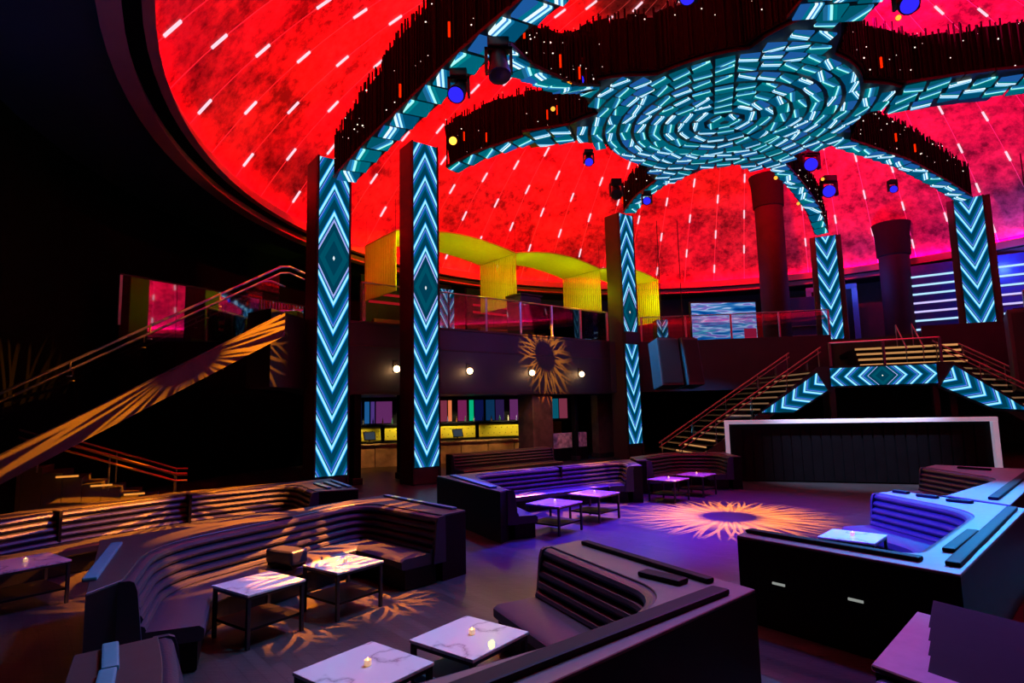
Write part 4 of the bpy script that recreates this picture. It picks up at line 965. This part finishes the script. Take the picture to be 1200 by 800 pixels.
names = ['nearest the staircase column', 'above the stone pier', 'beside the split LED column', 'beyond the split LED column']
ss = (2.3, 8.9, 15.0, 20.2)
for s_, nm in zip(ss, names): string_screen(s_, 'hanging screen of yellow strings '+nm)
for i in range(3): string_roof(ss[i], ss[i+1], 'arched roof of yellow strings '+['behind the bar column','between the stone pier and the split column','past the split LED column'][i])

# ------------------------------------------------------------------ mezzanine furniture and back wall
for a, d, h, lab in ((15.5, 34.6, 1.0, 'round red-lit column beside the projection screen'), (22.3, 34.0, 1.0, 'round red-lit column beside the dark doorway')):
    r = math.hypot(a-DC.x, d-DC.y); zt = dome_z(r+0.6)-5.7
    t = thing('round_column', lab, 'column', (a, d, 5.7)); redcol = pm('maroon column plaster', (0.03, 0.014, 0.018), 0.7, spec=0.08, var=0.15, vs_=1)
    MB().lathe([(0.78,0),(0.78,zt-1.6)], seg=28).build('shaft', redcol, t, smooth=True); MB().lathe([(0.95,0),(0.95,0.25),(0.8,0.3)], seg=28).build('base_ring', black_metal, t, smooth=True)
    MB().lathe([(0.78,zt-1.6),(0.86,zt-1.55),(0.9,zt-0.2),(1.0,zt+0.35)], seg=28).build('capital', pm('capital plaster', (0.014,0.01,0.012), 0.8, spec=0.05, var=0.1), t, smooth=True)

def make_proj():
    m = bpy.data.materials.new('projection picture'); m.use_nodes = True; nt = NT(m.node_tree); nt.n.clear()
    tc = nt.add('ShaderNodeTexCoord'); mp = nt.add('ShaderNodeMapping'); mp.inputs['Scale'].default_value = (0.35, 1, 2.4); mp.inputs['Rotation'].default_value = (0, R(-12), 0); nt.l.new(tc.outputs['Object'], mp.inputs[0])
    f = nt.noise(mp.outputs[0], 1.3, 2)
    c = nt.ramp(f, [(0.28, (0.0,0.02,0.12)), (0.42, (0.0,0.09,0.42)), (0.50, (0.05,0.25,0.6)), (0.54, (0.45,0.6,0.95)), (0.57, (0.25,0.12,0.6)), (0.64, (0.02,0.25,0.5)), (0.72, (0.3,0.75,0.9))])
    e = nt.add('ShaderNodeEmission'); nt.l.new(c, e.inputs[0]); e.inputs[1].default_value = 0.8; o = nt.add('ShaderNodeOutputMaterial'); nt.l.new(e.outputs[0], o.inputs[0]); return m
t = thing('projection_screen', 'bright blue wavy picture on a screen at the back of the mezzanine', 'screen', (13.0, 36.2, 5.7), 0.03)
MB().box((0, 0, 1.75), (3.95, 0.12, 2.75)).build('picture', make_proj(), t); MB().box((0, 0.1, 1.75), (4.15, 0.12, 2.95)).bevel('frame', black_metal, t, 0.02, 1)
MB().box((1.55, -0.08, 0.95), (0.75, 0.06, 1.1)).build('red_panel', em('red screen panel', (0.35,0.01,0.05), 0.8), t)
for sx in (-1.6, 1.6): MB().box((sx, 0.1, 0.2), (0.15, 0.3, 0.4)).build('leg', black_metal, t)
# mezzanine lounge sofas under the strings
def lounge(s_, label):
    p = fac(s_, 4.4); t = thing('lounge_sofa', label, 'sofa', (p[0], p[1], 5.7), math.atan2(0.631, 0.776), 'lounge sofas under the yellow strings')
    rs_ = pm('dark red velvet', (0.12, 0.012, 0.018), 0.7, var=0.1)
    MB().box((0,0,0.35),(4.6,0.9,0.3)).bevel('seat', rs_, t, 0.06, 2); MB().box((0,0.5,0.85),(4.6,0.25,1.0)).bevel('backrest', rs_, t, 0.06, 2); MB().box((0,0,0.1),(4.4,0.8,0.2)).build('plinth', black_metal, t)
    for sx in (-1,1): MB().box((sx*2.4,0.05,0.5),(0.3,0.95,0.6)).bevel('arm', rs_, t, 0.06, 2)
    MB().box((0, 1.3, 2.0), (5.2, 0.2, 3.2)).bevel('booth_frame', black_panel, t, 0.02, 1)
    for zz in (2.1, 2.5): MB().box((0, 1.17, zz+0.2), (4.4, 0.05, 0.12)).build('booth_light', em('red booth light', (0.7,0.01,0.02), 0.6), t)
lounge(5.3, 'dark red lounge sofa under the first yellow string roof'); lounge(11.5, 'dark red lounge sofa under the second yellow string roof')
# blue wall of light tubes
tube_b = em('cool light tube', (0.45, 0.75, 1.0), 1.1); tube_l = em('lilac light tube', (0.62, 0.55, 1.0), 1.1)
T0 = Vector((22.6, 33.5)); T1 = Vector((31.4, 27.5)); ta = math.atan2(T1.y-T0.y, T1.x-T0.x); tl = (T1-T0).length
t = thing('light_tube_wall', 'blue wall panel carrying rows of horizontal light tubes', 'light wall', (*T0, 5.7), ta)
MB().box((tl/2, 0.1, 2.2), (tl, 0.15, 4.6)).build('panel', pm('blue lacquer', (0.01,0.03,0.2), 0.35, emit=(0.0,0.03,0.25), es=0.0, var=0.1), t)
for i in range(8):
    z = 0.35+0.5*i; MB().box((tl/2, 0.0, z), (tl-0.3, 0.06, 0.1)).build('light_tube', tube_l if i in (3,4) else tube_b, t)
# doorway and wall panels at the back
for k, (x, y, lab) in enumerate(((19.9, 36.6, 'dark doorway with a blue-lit frame behind the slim LED column'),)):
    t = thing('doorway', lab, 'doorway', (x, y, 5.7), -R(28)); MB().box((0, 0, 1.9), (2.3, 0.1, 3.8)).build('leaf', black_panel, t)
    for sx in (-1, 1): MB().box((sx*1.25, -0.05, 1.95), (0.3, 0.25, 3.9)).build('jamb', pm('blue jamb', (0.03,0.08,0.22), 0.4, var=0.1), t)
    MB().box((0, -0.05, 3.95), (2.8, 0.25, 0.3)).build('header', MATS['blue jamb'], t)
t = thing('display_cabinet', 'dark blue glass display cabinet full of glassware behind the balcony', 'cabinet', (17.6, 36.4, 5.7), -R(20)); MB().box((0,0.3,1.7),(2.4,0.4,3.4)).bevel('body', pm('navy cabinet', (0.01,0.02,0.06), 0.3, var=0.1), t, 0.02, 1)
for z in (1.0, 1.6): MB().box((0,0.05,z),(2.2,0.2,0.04)).build('shelf', steel, t)
# hung loudspeakers
def speaker(loc, rz, tilt, size, label):
    t = thing('loudspeaker', label, 'loudspeaker', loc, rz, 'hung loudspeaker boxes')
    b = MB().box((0,0,-size[2]/2), size).bevel('cabinet', pm('speaker paint', (0.03,0.03,0.035), 0.45, var=0.1), t, 0.04, 2); b.rotation_euler = (tilt, 0, 0)
    MB().box((0,-size[1]/2-0.012,-size[2]/2), (size[0]*0.88, 0.02, size[2]*0.9)).build('grille', pm('grille cloth', (0.008,0.008,0.01), 0.8, bump=0.3, bs=80), b)
    MB().box((0,0,0.03),(size[0]*0.8,size[1]*0.8,0.06)).build('rig_frame', black_metal, b)
    MB().tube([(0,0,0),(0,0,6.0)],0.02,5).build('chain', black_metal, t)
speaker((7.3, 28.8, 5.75), R(12), R(-10), (1.1, 1.0, 2.3), 'big loudspeaker box with a cyan-lit side hung by the split LED column')
speaker((8.35, 28.9, 5.75), R(18), R(-10), (0.9, 1.0, 2.3), 'dark loudspeaker box hung beside the cyan-lit one')
speaker((19.3, 21.6, 5.75), R(-35), R(-6), (2.0, 1.4, 2.9), 'black loudspeaker box hung over the far end of the stage')
